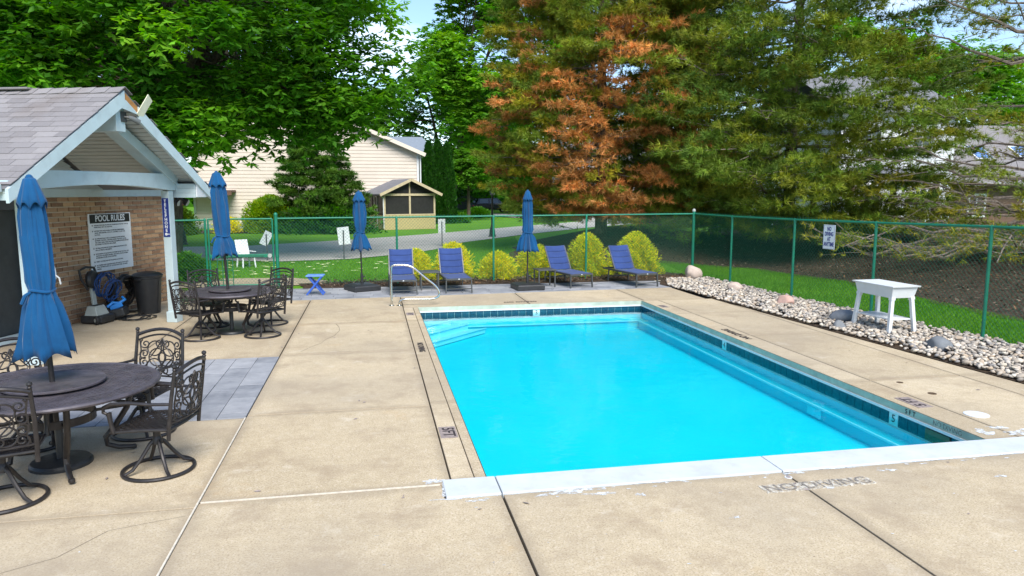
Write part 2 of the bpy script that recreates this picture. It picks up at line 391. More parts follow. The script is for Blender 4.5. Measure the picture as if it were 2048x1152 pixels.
def inset(poly, g):
    n = len(poly); A = sum(poly[i][0] * poly[(i + 1) % n][1] - poly[(i + 1) % n][0] * poly[i][1] for i in range(n))
    if A < 0: poly = poly[::-1]
    L = []
    for i in range(n):
        (x0, y0), (x1, y1) = poly[i], poly[(i + 1) % n]; d = math.hypot(x1 - x0, y1 - y0); nx, ny_ = -(y1 - y0) / d, (x1 - x0) / d
        L.append((x0 + nx * g, y0 + ny_ * g, (x1 - x0) / d, (y1 - y0) / d))
    out = []
    for i in range(n):
        x0, y0, a, b = L[i - 1]; x1, y1, c, d = L[i]; det = a * d - b * c
        if abs(det) < 1e-6: out.append((x1, y1)); continue
        t = ((x1 - x0) * d - (y1 - y0) * c) / det; out.append((x0 + a * t, y0 + b * t))
    return out
def slab(poly, gap=.010, top=0.0):
    return MB().prism(inset(poly, gap), -.10, top).build('slab', M_['concrete'], deck, bevel=.005)
def rect(x0, x1, y0, y1): return [(x0, y0), (x1, y0), (x1, y1), (x0, y1)]
def fy(x): return 16.62 + (x + .75) * .055       # front edge of the far paver strip
def rx(y): return 8.0 - (y - 7.49) * .067        # edge of the stone bed
# left of the pool
yb = [-8, -3.5, -.2, 2.7, 5.72, 7.98, 10.95, 13.45]
for a, b in zip(yb, yb[1:]):
  if a == 2.7: slab([(-1.38, 2.7), (.97, 2.7), (.97, 5.44), (.52, 5.44), (.52, 5.72), (-1.38, 5.72)])
  else: slab(rect(-1.38, .60 if a >= 5.7 else .97, a, b) if a >= 5.7 else rect(-1.38, .97, a, min(b, 5.44 if a < 5.7 else b)))
slab([(-1.38, 13.45), (.60, 13.45), (.60, 15.4), (.60, fy(.6)), (-1.38, fy(-1.38))])
for a, b in ((5.80, 8.08), (8.08, 11.0), (11.0, 13.55), (13.55, PY1)):
    slab(rect(.60, .80, a, b), .004); 
for a, b in ((5.80, 8.08), (8.08, 11.0), (11.0, 13.55), (13.55, PY1)):
    slab(rect(.80, PX0, a, b), .002, .004)
# beyond the pool
for a, b in ((.60, 3.3), (3.3, 5.9), (5.9, rx(16.9))): slab([(a, PY1 + (0 if a < 5 else .0)), (b, PY1), (b, fy(b)), (a, fy(a))])
# right of the pool
for a, b in ((5.80, 8.02), (8.02, 11.05), (11.05, 13.3), (13.3, PY1)):
    slab(rect(PX1, 6.22, a, b), .004); slab([(6.22, a), (7.56, a), (7.56, b), (6.22, b)]); slab([(7.56, a), (rx(a), a), (rx(b), b), (7.56, b)], .003)
# near edge
for a, b in ((.97, 3.43), (3.43, 6.3), (6.3, 9.0)):
    for c, d in ((-8, -3.5), (-3.5, -.2), (-.2, 2.7), (2.7, 5.44)): slab(rect(a, b, c, d))
slab([(6.3, 5.44), (9.0, 5.44), (rx(5.8) + .9, 5.8), (6.3, 5.8)])
# left, under the tables and the pool house
for x0, x1 in ((-3.45, -1.38), (-6.2, -3.45), (-9.0, -6.2)):
    for a, b in ((-8, -3.5), (-3.5, -.2), (-.2, 2.7), (2.7, 5.64), (5.64, 7.90)): slab(rect(x0, x1, a, b))
    if x0 > -3.5: slab(rect(x0, x1, 10.86, 13.42))
    else: slab(rect(x0, x1, 7.90, 10.86)); slab(rect(x0, x1, 10.86, 13.42))
    slab(rect(x0, x1, 13.42, 16.58)) ; 
for x0, x1 in ((-6.2, -2.2), (-9.0, -6.2)): slab(rect(x0, x1, 16.58, 18.62))
M_['lip_paint'] = mat('painted_lip', (.55, .585, .60), .55, var=.08, scale=3, dirt=((.46, .44, .40), 9, .45))
# white painted lip along the near end of the pool
lip = [link('coping_slab', MB().prism(rect(a + .004, b - .004, 5.44, 5.80), -.10, .012).mesh('coping_slab'), M_['lip_paint'], deck, .008) for a, b in ((.52, .97), (.97, 3.43), (3.43, 6.3), (6.3, 8.6))]
def blob(cx_, cy_, rx_, ry_, z, seed, n=40):
    r_ = random.Random(seed); P = []; ph = [(r_.uniform(0, 6.28), r_.uniform(.04, .2)) for _ in range(7)]
    for k in range(n):
        th = 2 * math.pi * k / n; q = .8 + sum(a * math.sin((i + 2) * th + p) for i, (p, a) in enumerate(ph)); P.append((cx_ + rx_ * q * math.cos(th), cy_ + ry_ * q * math.sin(th), z))
    return P
sp = MB()
for i, (x, y, a, b) in enumerate([(1.55, 5.42, .36, .085), (.62, 5.43, .2, .03), (.54, 5.62, .05, .18), (.45, 5.8, .09, .06), (2.3, 5.435, .2, .016), (3.95, 5.425, .2, .022), (3.55, 5.40, .10, .025), (4.9, 5.435, .3, .014), (5.6, 5.435, .2, .014),
        (3.62, 5.06, .05, .03), (2.05, 5.22, .05, .03), (1.75, 5.3, .14, .03), (4.35, 5.3, .1, .025), (5.2, 5.0, .06, .03), (2.6, 4.7, .04, .02), (.75, 5.36, .1, .025), (6.4, 5.92, .25, .1), (6.25, 6.1, .12, .05), (7.0, 5.9, .2, .06), (6.0, 6.0, .1, .1)]):
    P = blob(x, y, a, b, .003, i); sp.add(P, [tuple(range(len(P)))])
for i in range(46):
    P = blob(random.uniform(.6, 6.2), 5.43 - abs(random.gauss(0, .05)), random.uniform(.01, .05), random.uniform(.006, .016), .0035, 100 + i, 9); sp.add(P, [tuple(range(9))])
for i in range(40):
    P = blob(random.uniform(-3, 7), random.uniform(3.8, 5.3), random.uniform(.006, .02), random.uniform(.005, .012), .0035, 300 + i, 8); sp.add(P, [tuple(range(8))])
wp = NT('worn_paint'); wp.fin((.66, .69, .70), .6); wt = wp.n('ShaderNodeBsdfTransparent'); wm = wp.n('ShaderNodeMixShader'); wp.l(wp.ramp(wp.noise(14, 7, .75), [(.40, (0, 0, 0)), (.56, (1, 1, 1))]), wm.inputs[0])
wp.l(wt.outputs[0], wm.inputs[1]); wp.l(wp.b.outputs[0], wm.inputs[2]); wp.l(wm.outputs[0], wp.out.inputs[0])
sp = sp.build('paint_splash', wp.m, deck); sp['kind'] = 'stuff'
MB().box((-1.38, 5.9, .001), (.013, 4.0, .012)).build('joint_strip', M_['plate_white'], deck)
MB().box((-.43, 5.72, .001), (1.86, .011, .012)).build('joint_strip', M_['plate_white'], deck)
# grey paver patch and the far strip
i = 0
for c in range(7):
    x0 = -3.45 + c * .2957; y = 7.90
    cuts = [7.90]; off = [.28, .55, .12, .42, .30, .58, .2][c]; k = 7.90 + off
    while k < 10.75: cuts.append(k); k += .592
    cuts.append(10.86)
    for a, b in zip(cuts, cuts[1:]):
        if b - a < .05: continue
        MB().prism(rect(x0 + .003, x0 + .2927, a + .003, b - .003), -.06, random.uniform(.0, .005)).build('paver', M_['paver'], deck, bevel=.005)
for r_ in range(7):
    k = -2.2 - (r_ % 3) * .21
    while k < 7.45:
        L = random.choice((.45, .6, .6, .75)); x0 = max(k, -2.2); x1 = min(k + L, 7.5); k += L
        if x1 - x0 < .06: continue
        y0, y1 = (lambda x: fy(x) + r_ * (18.58 - fy(x)) / 7), (lambda x: fy(x) + (r_ + 1) * (18.58 - fy(x)) / 7)
        MB().prism([(x0 + .003, y0(x0) + .003), (x1 - .003, y0(x1) + .003), (x1 - .003, y1(x1) - .003), (x0 + .003, y1(x0) - .003)], -.06, random.uniform(0, .005)).build('paver', M_['paver'], deck, bevel=.005)

# ------------------------------------------------------------------ swimming pool
tp = NT('pool_paint'); cpool = tp.ramp(tp.noise(.8, 5), [(.3, (.0, .65, .80)), (.7, (.002, .69, .83))]); M_['pool'] = tp.fin(cpool, .7, 0, .2)
M_['pool_pale'] = mat('pale_pool_paint', (.25, .84, .95), .7, var=.03); M_['tilegrout'] = mat('tile_grout', (.28, .44, .45), .8)
tt = NT('pool_tile'); M_['tile'] = tt.fin(tt.mix(.4, tt.ramp(tt.rnd(), [(0, (.004, .028, .062)), (.5, (.005, .045, .085)), (1, (.010, .075, .11))]), tt.ramp(tt.noise(24, 4), [(.3, (.004, .03, .06)), (.7, (.02, .14, .17))])), .15)
M_['tile_pale'] = mat('pale_tile', (.52, .66, .66), .2); M_['copingface'] = mat('weathered_coping_face', (.40, .43, .34), .85, var=.2, scale=5, dirt=((.30, .34, .28), 8, .7))
pool = thing('swimming_pool', 'rectangular swimming pool of bright turquoise water set in the tan concrete deck', 'pool', ((PX0 + PX1) / 2, (PY0 + PY1) / 2, 0))
ox, oy = (PX0 + PX1) / 2, (PY0 + PY1) / 2; hw, hl = (PX1 - PX0) / 2, (PY1 - PY0) / 2
def ring(mb, w, l, z0, w2, l2, z1):
    a = [(-w, -l), (w, -l), (w, l), (-w, l)]; b = [(-w2, -l2), (w2, -l2), (w2, l2), (-w2, l2)]
    for i in range(4):
        j = (i + 1) % 4; mb.quad((*a[i], z0), (*a[j], z0), (*b[j], z1), (*b[i], z1))
b = MB(); WZ = -.19
ring(b, hw + .02, hl + .02, -.12, hw + .02, hl + .02, -.40); ring(b, hw + .02, hl + .02, -.40, hw - .10, hl - .10, -.42); ring(b, hw - .10, hl - .10, -.42, hw - .10, hl - .10, -.60)
b.quad((-hw + .1, -hl + .1, -.60), (hw - .1, -hl + .1, -.60), (hw - .1, hl - .1, -.60), (-hw + .1, hl - .1, -.60))
b.build('basin', M_['pool'], pool)
e = MB(); ring(e, hw - .10, hl - .10, -.414, hw - .13, hl - .13, -.414); ring(e, hw - .13, hl - .13, -.414, hw - .13, hl - .13, -.44); e.build('ledge', M_['pool_pale'], pool)
c = MB(); ring(c, hw - .006, hl - .006, -.004, hw - .006, hl - .006, -.088); ring(c, hw - .006, hl - .006, -.088, hw + .02, hl + .02, -.088); c.build('coping_face', M_['copingface'], pool)
w = MB()
for sx in (-1, 1): w.box((sx * (hw - .004), 0, -.104), (.03, 2 * hl + .02, .03))
for sy in (-1, 1): w.box((0, sy * (hl - .004), -.104), (2 * hw - .03, .03, .03))
w.build('bead_strip', M_['white_paint'], pool)
g_ = MB()
ring(g_, hw + .012, hl + .012, -.11, hw + .012, hl + .012, -.30); g_.build('grout', M_['tilegrout'], pool)
tile_me = MB().box((0, 0, 0), (.146, .012, .148)).mesh('tile'); tile_me.materials.append(M_['tile'])
pale_me = MB().box((0, 0, 0), (.146, .012, .148)).mesh('tile'); pale_me.materials.append(M_['tile_pale'])
numpos = {('r', 8), ('r', 35), ('f', 16)}
def num_on(parent_tile, ch, z=.0):
    me = text_mesh(ch, .13, ext=.001); o = link('depth_number', me, M_['black'], parent_tile, loc=(0, -.0075, z), rot=(R(90), 0, 0))
for side, n, ln in (('r', 61, hl), ('l', 61, hl), ('f', 32, hw), ('n', 32, hw)):
    step = 2 * ln / n
    for i in range(n):
        t = -ln + (i + .5) * step
        pale = (side, i) in numpos
        o = bpy.data.objects.new('tile', pale_me if pale else tile_me); COL.objects.link(o); o.parent = pool; zt = -.195
        if side == 'r': o.location = (hw + .008, t, zt); o.rotation_euler = (0, 0, R(-90))
        elif side == 'l': o.location = (-hw - .008, t, zt); o.rotation_euler = (0, 0, R(90))
        elif side == 'f': o.location = (t, hl + .008, zt); o.rotation_euler = (0, 0, 0)
        else: o.location = (t, -hl - .008, zt); o.rotation_euler = (0, 0, R(180))
        if pale: num_on(o, '5' if (side, i) == ('r', 8) else ('4' if side == 'r' else '3'))
sk = MB().box((hw - .002, -hl + .62, -.20), (.02, .34, .13)).build('skimmer_opening', M_['hose_green'], pool)
# corner steps at the far left
for k, (L, z) in enumerate(((.55, -.29), (.90, -.38), (1.25, -.48))):
    P = [(-hw + .105, hl - .105), (-hw + .105, hl - .105 - L * 1.1), (-hw + .105 + L * 1.05, hl - .105)]
    s_ = MB().prism(P, -.59, z); s_.build('step', M_['pool_pale'], pool, bevel=.02)
    a_, b_ = Vector((*P[1], z + .006)), Vector((*P[2], z + .006)); MB().bar(a_, b_, .045, .010).build('step_nosing', M_['pool_pale'], pool)
MB().box((hw - .112, -hl + 2.62, -.51), (.02, .30, .12)).build('wall_fitting', mat('pale_turquoise_fitting', (.07, .78, .90), .6), pool)
tw = NT('pool_water'); tw.t.nodes.remove(tw.b)
tr = tw.n('ShaderNodeBsdfTransparent'); tr.inputs[0].default_value = (.80, .985, 1, 1); gl = tw.n('ShaderNodeBsdfGlossy'); gl.inputs['Roughness'].default_value = .02
fr = tw.n('ShaderNodeFresnel'); fr.inputs['IOR'].default_value = 1.30; mx = tw.n('ShaderNodeMixShader')
bp = tw.n('ShaderNodeBump'); bp.inputs['Strength'].default_value = .16; bp.inputs['Distance'].default_value = .05
mpw = tw.n('ShaderNodeMapping'); mpw.inputs['Scale'].default_value = (1, 1.0, 1); tw.l(tw.pos, mpw.inputs[0])
tw.l(tw.math('ADD', tw.noise(2.0, 3, .5, mpw.outputs[0]), tw.math('MULTIPLY', tw.noise(8, 3, .5), .22)), bp.inputs['Height']); tw.l(bp.outputs[0], gl.inputs['Normal']); tw.l(bp.outputs[0], fr.inputs['Normal'])
tw.l(fr.outputs[0], mx.inputs[0]); tw.l(tr.outputs[0], mx.inputs[1]); tw.l(gl.outputs[0], mx.inputs[2]); tw.l(mx.outputs[0], tw.out.inputs[0])
M_['water'] = tw.m
wat = MB().quad((PX0 - .018, PY0 - .018, WZ), (PX1 + .018, PY0 - .018, WZ), (PX1 + .018, PY1 + .018, WZ), (PX0 - .018, PY1 + .018, WZ)).build('pool_water', M_['water']); tag(wat, kind='structure')

# lettering and fittings let into the deck (parts of the deck)
def worn(name, col, lo, hi, scale=22):
    t = NT(name); t.fin(col, .85, 0, .2); tr_ = t.n('ShaderNodeBsdfTransparent'); mm = t.n('ShaderNodeMixShader'); t.l(t.ramp(t.noise(scale, 6, .75), [(lo, (0, 0, 0)), (hi, (1, 1, 1))]), mm.inputs[0]); t.l(tr_.outputs[0], mm.inputs[1]); t.l(t.b.outputs[0], mm.inputs[2]); t.l(mm.outputs[0], t.out.inputs[0]); return t.m
M_['plate_worn'] = worn('worn_off_plate', (.60, .56, .48), .42, .60); M_['letter_faint'] = worn('worn_off_lettering', (.26, .235, .21), .40, .60, 30); M_['letter'] = worn('worn_dark_letters', (.045, .038, .04), .30, .46, 40)
def deck_text(body, size, x, y, rz, plate=None, pm=None, sx=1.0, lm='letter', bold=.002):
    me = text_mesh(body, size, ext=.0008, sx=sx, bold=bold)
    if plate: MB().prism(rect(-plate[0] / 2, plate[0] / 2, -plate[1] / 2, plate[1] / 2), -.004, .0045).build('marker_plate', M_[pm or 'plate'], deck, loc=(x, y, 0), rot=(0, 0, rz))
    link('marker_lettering', me, M_[lm], deck, loc=(x, y, .0065), rot=(0, 0, rz))
deck_text('5FT', .17, .70, 7.02, R(-90), (.34, .17))
deck_text('NO DIVING', .13, .70, 11.1, R(-90))
deck_text('3 FT', .12, .70, 14.25, R(-90), (.3, .15))
deck_text('NO DIVING', .14, 3.15, 15.36, 0)
deck_text('5 FT', .17, 6.05, 7.05, R(90), (.40, .19))
deck_text('NO DIVING', .17, 6.03, 11.15, R(90))
deck_text('3 FT', .13, 5.99, 14.2, R(90), (.3, .15))
deck_text('NO DIVING', .185, 3.56, 5.13, R(1), (1.0, .15), 'plate_worn', 1.0, 'letter_faint', 0)
link('coping_lettering', text_mesh('5 F T', .075, ext=.0008, bold=.001), M_['letter'], pool, loc=(hw - .008, -hl + 1.03, -.046), rot=(R(90), 0, R(-90)))
link('coping_lettering', text_mesh('NO DIVING', .075, ext=.0008, bold=0), M_['letter_faint'], pool, loc=(hw - .008, -hl + .5, -.046), rot=(R(90), 0, R(-90)))
MB().lathe([(.125, -.003), (.125, .006), (.11, .009)], 24).build('skimmer_lid', M_['white_paint'], deck, loc=(6.39, 6.52, 0))
for x, y, r_ in ((6.54, 7.33, .05), (6.52, 7.85, .04)): MB().lathe([(r_, -.002), (r_, .004), (r_ * .6, .005), (r_ * .6, .002)], 16).build('drain_cover', M_['brass'], deck, loc=(x, y, 0))
pl = MB().lathe([(.032, -.002), (.032, .004)], 16).build('deck_plug', M_['white_paint'], deck, loc=(3.41, 5.32, 0)); MB().lathe([(.02, .004), (.02, .0055)], 12).build('deck_plug_core', M_['plate'], pl)
def ribbon(pts, w):
    m = MB(); P = [Vector((*p, .0022)) for p in pts]
    for a, b_ in zip(P, P[1:]):
        d = (b_ - a).normalized(); n_ = Vector((-d.y, d.x, 0)) * w * random.uniform(.5, 1); m.quad(a - n_, b_ - n_, b_ + n_, a + n_)
    return m
cp_ = [(-1.10, 11.15), (-.98, 11.45), (-.85, 11.7), (-.78, 12.0), (-.66, 12.3), (-.60, 12.75), (-.62, 13.1), (-.70, 13.43)]
ribbon([(x + random.uniform(-.02, .02), y) for x, y in cp_], .004).build('crack', M_['joint'], deck)
ribbon([(-2.9, 4.2), (-2.6, 4.45), (-2.45, 4.8), (-2.1, 5.0), (-1.9, 5.35), (-1.42, 5.5)], .0022).build('crack', M_['joint'], deck)
dl = MB(); rr = random.Random(5)
for i in range(70):
    x, y = rr.uniform(-3.2, 7.5), rr.uniform(3.9, 13); a = rr.uniform(0, 6.28); L = rr.uniform(.012, .035)
    if PX0 - .1 < x < PX1 + .1 and y > 5.7: continue
    u_ = Vector((math.cos(a), math.sin(a), 0)); v_ = Vector((-u_.y, u_.x, 0)) * .4; p = Vector((x, y, .006))
    dl.add([p - u_ * L, p + v_ * L + Vector((0, 0, .006)), p + u_ * L, p - v_ * L], [(0, 1, 2, 3)])
tag(dl.build('fallen_leaves', M_['plate']), 'tiny dry leaf bits and specks scattered on the concrete deck', 'leaf litter', kind='stuff')

# ------------------------------------------------------------------ pool house
AL = R(17.5)
house = thing('pool_house', 'brick pool house with grey shingle roof and pale blue gabled porch', 'building', (-3.645, 14.241, 0), -AL)
# local x = towards the pool, local y = along the front, away from the camera
BW = -1.68                                   # front of the brick wall
EV, RV, MID, RX = 2.42, 3.90, -1.80, .50     # eave height, ridge height, ridge y, rake plane x
YL, YR = -4.16, .56
def column(y):
    c_ = MB().box((0, y, 1.2), (.15, .15, 2.42)).build('column', M_['trim'], house, bevel=.006)
    MB().box((0, y, .10), (.20, .20, .20)).build('column_base', M_['trim'], c_, bevel=.008)
column(0); column(-3.37)
# brick wall: mortar core and bricks one by one
DY0, DY1 = -2.42, -1.36                      # doorway
m = MB(); m.box((BW - .12, (DY1 + 2.54) / 2, 1.15), (.20, 2.54 - DY1, 2.30)); m.box((BW - .12, (-4.1 + DY0) / 2, 1.15), (.20, DY0 + 4.1, 2.30))
m.box((-4.4, 2.44, 1.15), (5.2, .19, 2.30)); m.box((-4.4, -4.0, 1.15), (5.2, .19, 2.30)); m.box((-7.0, -.8, 1.15), (.19, 6.4, 2.3))
m.build('wall', M_['mortar'], house)
BP, BH = .281, .0885
bme = MB().box((0, 0, 0), (.06, BP - .024, BH - .021)).mesh('brick'); bme.materials.append(M_['brick'])
hme = MB().box((0, 0, 0), (.06, BP / 2 - .024, BH - .021)).mesh('brick'); hme.materials.append(M_['brick'])
bricks = []
for r_ in range(26):
    z = (r_ + .5) * BH; y = DY1 + .01 - (BP / 2 if r_ % 2 else 0)
    while y < 2.53:
        a, b = max(y, DY1 + .01), min(y + BP, 2.54)
        if b - a > .06: bricks.append(((a + b) / 2, z, b - a))
        y += BP
    y = -4.1
    while y < DY0 - .05:
        b = min(y + BP, DY0); bricks.append(((y + b) / 2, z, b - y)); y += BP
bricks.sort(key=lambda q: (q[0] < DY1, q[0]))
rest = MB()
for k, (y, z, w) in enumerate(bricks):
    x = BW - .024 + random.uniform(-.002, .003)
    if k < 300:
        me = bme if w > .25 else (hme if .11 < w < .17 else MB().box((0, 0, 0), (.06, w - .024, BH - .021)).mesh('brick'))
        o = link('brick', me, M_['brick'], house); o.location = (x, y, z)
    else: rest.box((x, y, z), (.06, w - .024, BH - .021))
for r_ in range(26):                          # end wall and side wall bricks
    z = (r_ + .5) * BH
    for k in range(18):
        x = BW - .17 - k * BP - (BP / 2 if r_ % 2 else 0); rest.box((x, 2.515, z), (BP - .016, .06, BH - .014)); rest.box((x, -4.07, z), (BP - .016, .06, BH - .014))
rest.build('brickwork', M_['brick'], house)['kind'] = 'stuff'
# doorway: frame, dark door, hinge, sill
d_ = MB().box((BW - .16, (DY0 + DY1) / 2, 1.06), (.05, DY1 - DY0 - .1, 2.06)).build('door', M_['dark'], house)
for z in (.35, 1.1, 1.8): MB().box((BW - .12, DY0 + .42, z), (.03, .05, .10)).build('hinge', M_['black'], d_)
MB().box((BW - .131, DY0 + .40, 1.06), (.012, .02, 2.04)).build('door_gap', M_['black'], d_)
f_ = MB(); f_.box((BW - .1, DY0 + .03, 1.13), (.16, .06, 2.26)); f_.box((BW - .1, DY1 - .03, 1.13), (.16, .06, 2.26)); f_.box((BW - .1, (DY0 + DY1) / 2, 2.18), (.16, DY1 - DY0 - .124, .16)); f_.build('door_frame', M_['slate'], house)
MB().box((BW + .06, (DY0 + DY1) / 2 - .1, .03), (.30, DY1 - DY0 + .5, .06)).build('door_sill', M_['trim'], house, bevel=.005)
# trim above the bricks, porch ceiling board
MB().box((BW - .02, -.8, 2.37), (.10, 6.6, .14)).build('frieze_board', M_['trim'], house)
# gable wall above the bricks: lapped boards
def lap(mb, x, yfun, z0, z1, h, t=.016):
    z = z0
    while z < z1 - .01:
        a0, a1 = yfun(z); b0, b1 = yfun(min(z + h, z1))
        if a1 - a0 > .03:
            mb.add([(x + t, a0, z), (x + t, a1, z), (x + .002, b1, z + h), (x + .002, b0, z + h), (x, a0, z), (x, a1, z)], [(0, 1, 2, 3), (4, 5, 1, 0)])
        z += h
sl = (RV - EV) / (MID - YL); slr = (RV - EV) / (YR - MID)
for k in range(14):
    z = 2.44 + k * .10; yw = lambda q: (MID - (RV - .1 - q) / sl, MID + (RV - .1 - q) / slr)
    a0, a1 = yw(z); b0, b1 = yw(z + .10)
    if b1 - b0 < .05: break
    mb = MB(); mb.add([(BW + .05, a0, z), (BW + .05, a1, z), (BW + .006, b1, z + .1), (BW + .006, b0, z + .1), (BW - .03, a0, z), (BW - .03, a1, z), (BW - .03, b1, z + .1), (BW - .03, b0, z + .1)],
        [(0, 1, 2, 3), (4, 5, 1, 0), (7, 6, 5, 4), (3, 2, 6, 7)]); mb.build('gable_board', M_['soffit'], house)
# truss: arched tie beam, king block, two rafters
def extr(poly_yz, x0, x1):
    n = len(poly_yz); mb = MB(); P = [(x0, y, z) for y, z in poly_yz] + [(x1, y, z) for y, z in poly_yz]
    return mb.add(P, [tuple(range(n - 1, -1, -1)), tuple(range(n, 2 * n))] + [(i, (i + 1) % n, n + (i + 1) % n, n + i) for i in range(n)])
pts = [(-3.55, 2.70), (-3.55, 2.42)] + [(-3.37 + 3.37 * k / 12, 2.42 + .085 * math.sin(math.pi * k / 12)) for k in range(13)] + [(.28, 2.42), (.16, 2.72)]
extr(pts[::-1], -.09, .09).build('tie_beam', M_['trim'], house, bevel=.006)
for y0, z0, y1, z1 in ((-3.50, 2.62, MID - .06, 3.60), (.18, 2.60, MID + .06, 3.60)): MB().bar((-.005, y0, z0), (-.005, y1, z1), .172, .24, (1, 0, 0)).xf(Matrix()).build('rafter', M_['trim'], house, bevel=.005)
MB().box((.12, MID, 3.50), (.62, .22, .36)).build('ridge_block', M_['trim'], house, bevel=.006)
# roof decks (near slope, far slope), soffit boards, rake fascia, eave fascia and gutter
TH = .05
def slope_pt(side, t, x, dz=0):
    ye = YL if side < 0 else YR
    return (x, ye + (MID - ye) * t, EV + .06 + (RV - EV) * t + dz)
roof = MB()
for side in (-1, 1):
    a, b, c, d = slope_pt(side, 0, RX), slope_pt(side, 1, RX), slope_pt(side, 1, -7.2), slope_pt(side, 0, -7.2)
    dn = lambda p: (p[0], p[1], p[2] - TH)
    q = [a, b, c, d] if side > 0 else [d, c, b, a]
    roof.add(q + [dn(p) for p in q], [(0, 1, 2, 3), (7, 6, 5, 4), (0, 4, 5, 1), (1, 5, 6, 2), (2, 6, 7, 3), (3, 7, 4, 0)])
roof = roof.build('roof', M_['roof_far'], house)
for side in (-1, 1):
    ye = YL if side < 0 else YR; n = 22
    for k in range(n):
        t0, t1 = .12 + k * .84 / n, .12 + (k + 1) * .84 / n
        p = [slope_pt(side, t0, RX - .03, -.062), slope_pt(side, t1, RX - .03, -.062), slope_pt(side, t1, BW + .04, -.062), slope_pt(side, t0, BW + .04, -.062)]
        lo = [(x, y, z - .012) for x, y, z in p]; g = [slope_pt(side, t1 - .009, q[0], -.062) for q in p[1:3]]
        p[1], p[2] = g[0], g[1]; lo[1], lo[2] = (*g[0][:2], g[0][2] - .010), (*g[1][:2], g[1][2] - .010)
        MB().add(p + lo, [(0, 1, 2, 3), (7, 6, 5, 4), (0, 4, 5, 1), (1, 5, 6, 2), (2, 6, 7, 3), (3, 7, 4, 0)]).build('soffit_board', M_['soffit'], roof)
for side in (-1, 1):
    lo_t, hi_t = (-.02, 1.0) if side < 0 else (-.02, .86)
    a, b = slope_pt(side, lo_t, RX), slope_pt(side, hi_t, RX)
    w_ = .22; P = [(RX - .02, a[1], a[2] - .02), (RX - .02, b[1], b[2] - .02), (RX - .02, b[1], b[2] - .02 - w_), (RX - .02, a[1], a[2] - .02 - w_ * .8)]
    if side < 0: P[2] = (RX - .02, MID, RV + .04 - w_)
    Q = [(x + .045, y, z) for x, y, z in P]; F = [(0, 1, 2, 3), (7, 6, 5, 4), (0, 4, 5, 1), (1, 5, 6, 2), (2, 6, 7, 3), (3, 7, 4, 0)]
    MB().add(P + Q, F).build('rake_board', M_['trim'], roof)
# patch where the board has come away at the peak
MB().add([(RX - .03, MID + .02, RV + .02), (RX - .03, MID + .36, RV - .19), (RX - .03, MID + .36, RV - .31), (RX - .03, MID + .02, RV - .10), (RX + .005, MID + .02, RV + .02), (RX + .005, MID + .36, RV - .19), (RX + .005, MID + .36, RV - .31), (RX + .005, MID + .02, RV - .10)],
    [(0, 1, 2, 3), (7, 6, 5, 4), (0, 4, 5, 1), (1, 5, 6, 2), (2, 6, 7, 3), (3, 7, 4, 0)]).build('bare_timber', M_['wood'], roof)['label'] = 'bare orange timber exposed at the gable peak'
MB().add([(RX, MID - .28, RV - .20), (RX, MID + .02, RV - .10), (RX, MID + .34, RV - .30), (RX + .024, MID - .28, RV - .20), (RX + .024, MID + .02, RV - .10), (RX + .024, MID + .34, RV - .30)],
    [(0, 2, 1), (3, 4, 5), (0, 1, 4, 3), (1, 2, 5, 4), (2, 0, 3, 5)]).build('peak_board', M_['trim'], roof)
lt = MB().box((0, 0, 0), (.012, .15, .42), Euler((R(-38), R(8), 0)).to_matrix()).build('loose_board', M_['cream'], roof, loc=(RX + .04, MID + .46, RV - .16)); lt['label'] = 'loose cream trim board sticking out at the gable peak'
# boxed eave returns
for side, y0, y1 in ((1, YR - .42, YR - .02), (-1, YL + .02, YL + .36)):
    for k in range(3): MB().box((RX - .31, (y0 + y1) / 2, EV - .09 + .085 * k), (.54, abs(y1 - y0) - .02, .082)).build('eave_board', M_['trim'], roof)
    P = [(YR - .03, EV - .12), (YR - .40, EV - .12), (YR - .40, EV + .20)] if side > 0 else [(YL + .02, EV - .12), (YL + .36, EV - .12), (YL + .36, EV + .17)]
    extr(P, RX - .035, RX - .012).build('eave_cheek', M_['white_paint'], roof)
gt = MB(); gt.box((-3.4, YL - .05, EV + .02), (7.6, .10, .10)); gt.build('gutter', M_['trim'], roof, bevel=.01)
MB().box((-3.4, YL + .24, EV - .12), (7.4, .44, .02)).build('eave_soffit', M_['soffit'], roof)
MB().box((-4.4, MID, EV - .14), (5.2, YR - YL - .9, .03)).build('ceiling', M_['soffit'], house)
# shingles on the near slope, one by one; the rest of the roof joined
SL = math.hypot(RV - EV, MID - YL); rows = 18; ang = math.atan2(RV - EV, MID - YL)
shm = MB().box((0, 0, 0), (.327, .185, .008)).mesh('shingle'); shm.materials.append(M_['shingle'])
cnt = 0; restsh = MB()
for r_ in range(rows):
    t = (r_ + .5) / rows; off = (r_ % 3) * .11 + random.uniform(-.03, .03); x = RX + .03 - off
    k = 0
    while x > -7.2:
        p = Vector(slope_pt(-1, t, x - .165, .014 + random.uniform(-.001, .003)))
        rot = Euler((ang - .035, 0, random.uniform(-.006, .006)))
        xc = p.x
        if k == 0: w = .33 - off if off > .01 else .33
        else: w = .33
        if x == RX + .03 - off and off > .02:   # short starter at the rake
            q = Vector(slope_pt(-1, t, RX + .03 - off / 2, .016)); restsh.box(q, (off - .006, .185, .008), rot.to_matrix())
        if cnt < 300 and xc > -5.2:
            o = link('shingle', shm, M_['shingle'], roof); o.location = p; o.rotation_euler = rot; cnt += 1
        else: restsh.box(p, (.327, .185, .008), rot.to_matrix())
        x -= .333; k += 1
for r_ in range(rows):
    x = RX + .03 - (r_ % 3) * .11
    while x > -7.2:
        p = Vector(slope_pt(1, (r_ + .5) / rows, x - .165, .014)); restsh.box(p, (.327, .185, .008), Euler((-math.atan2(RV - EV, YR - MID) + .035, 0, 0)).to_matrix()); x -= .333
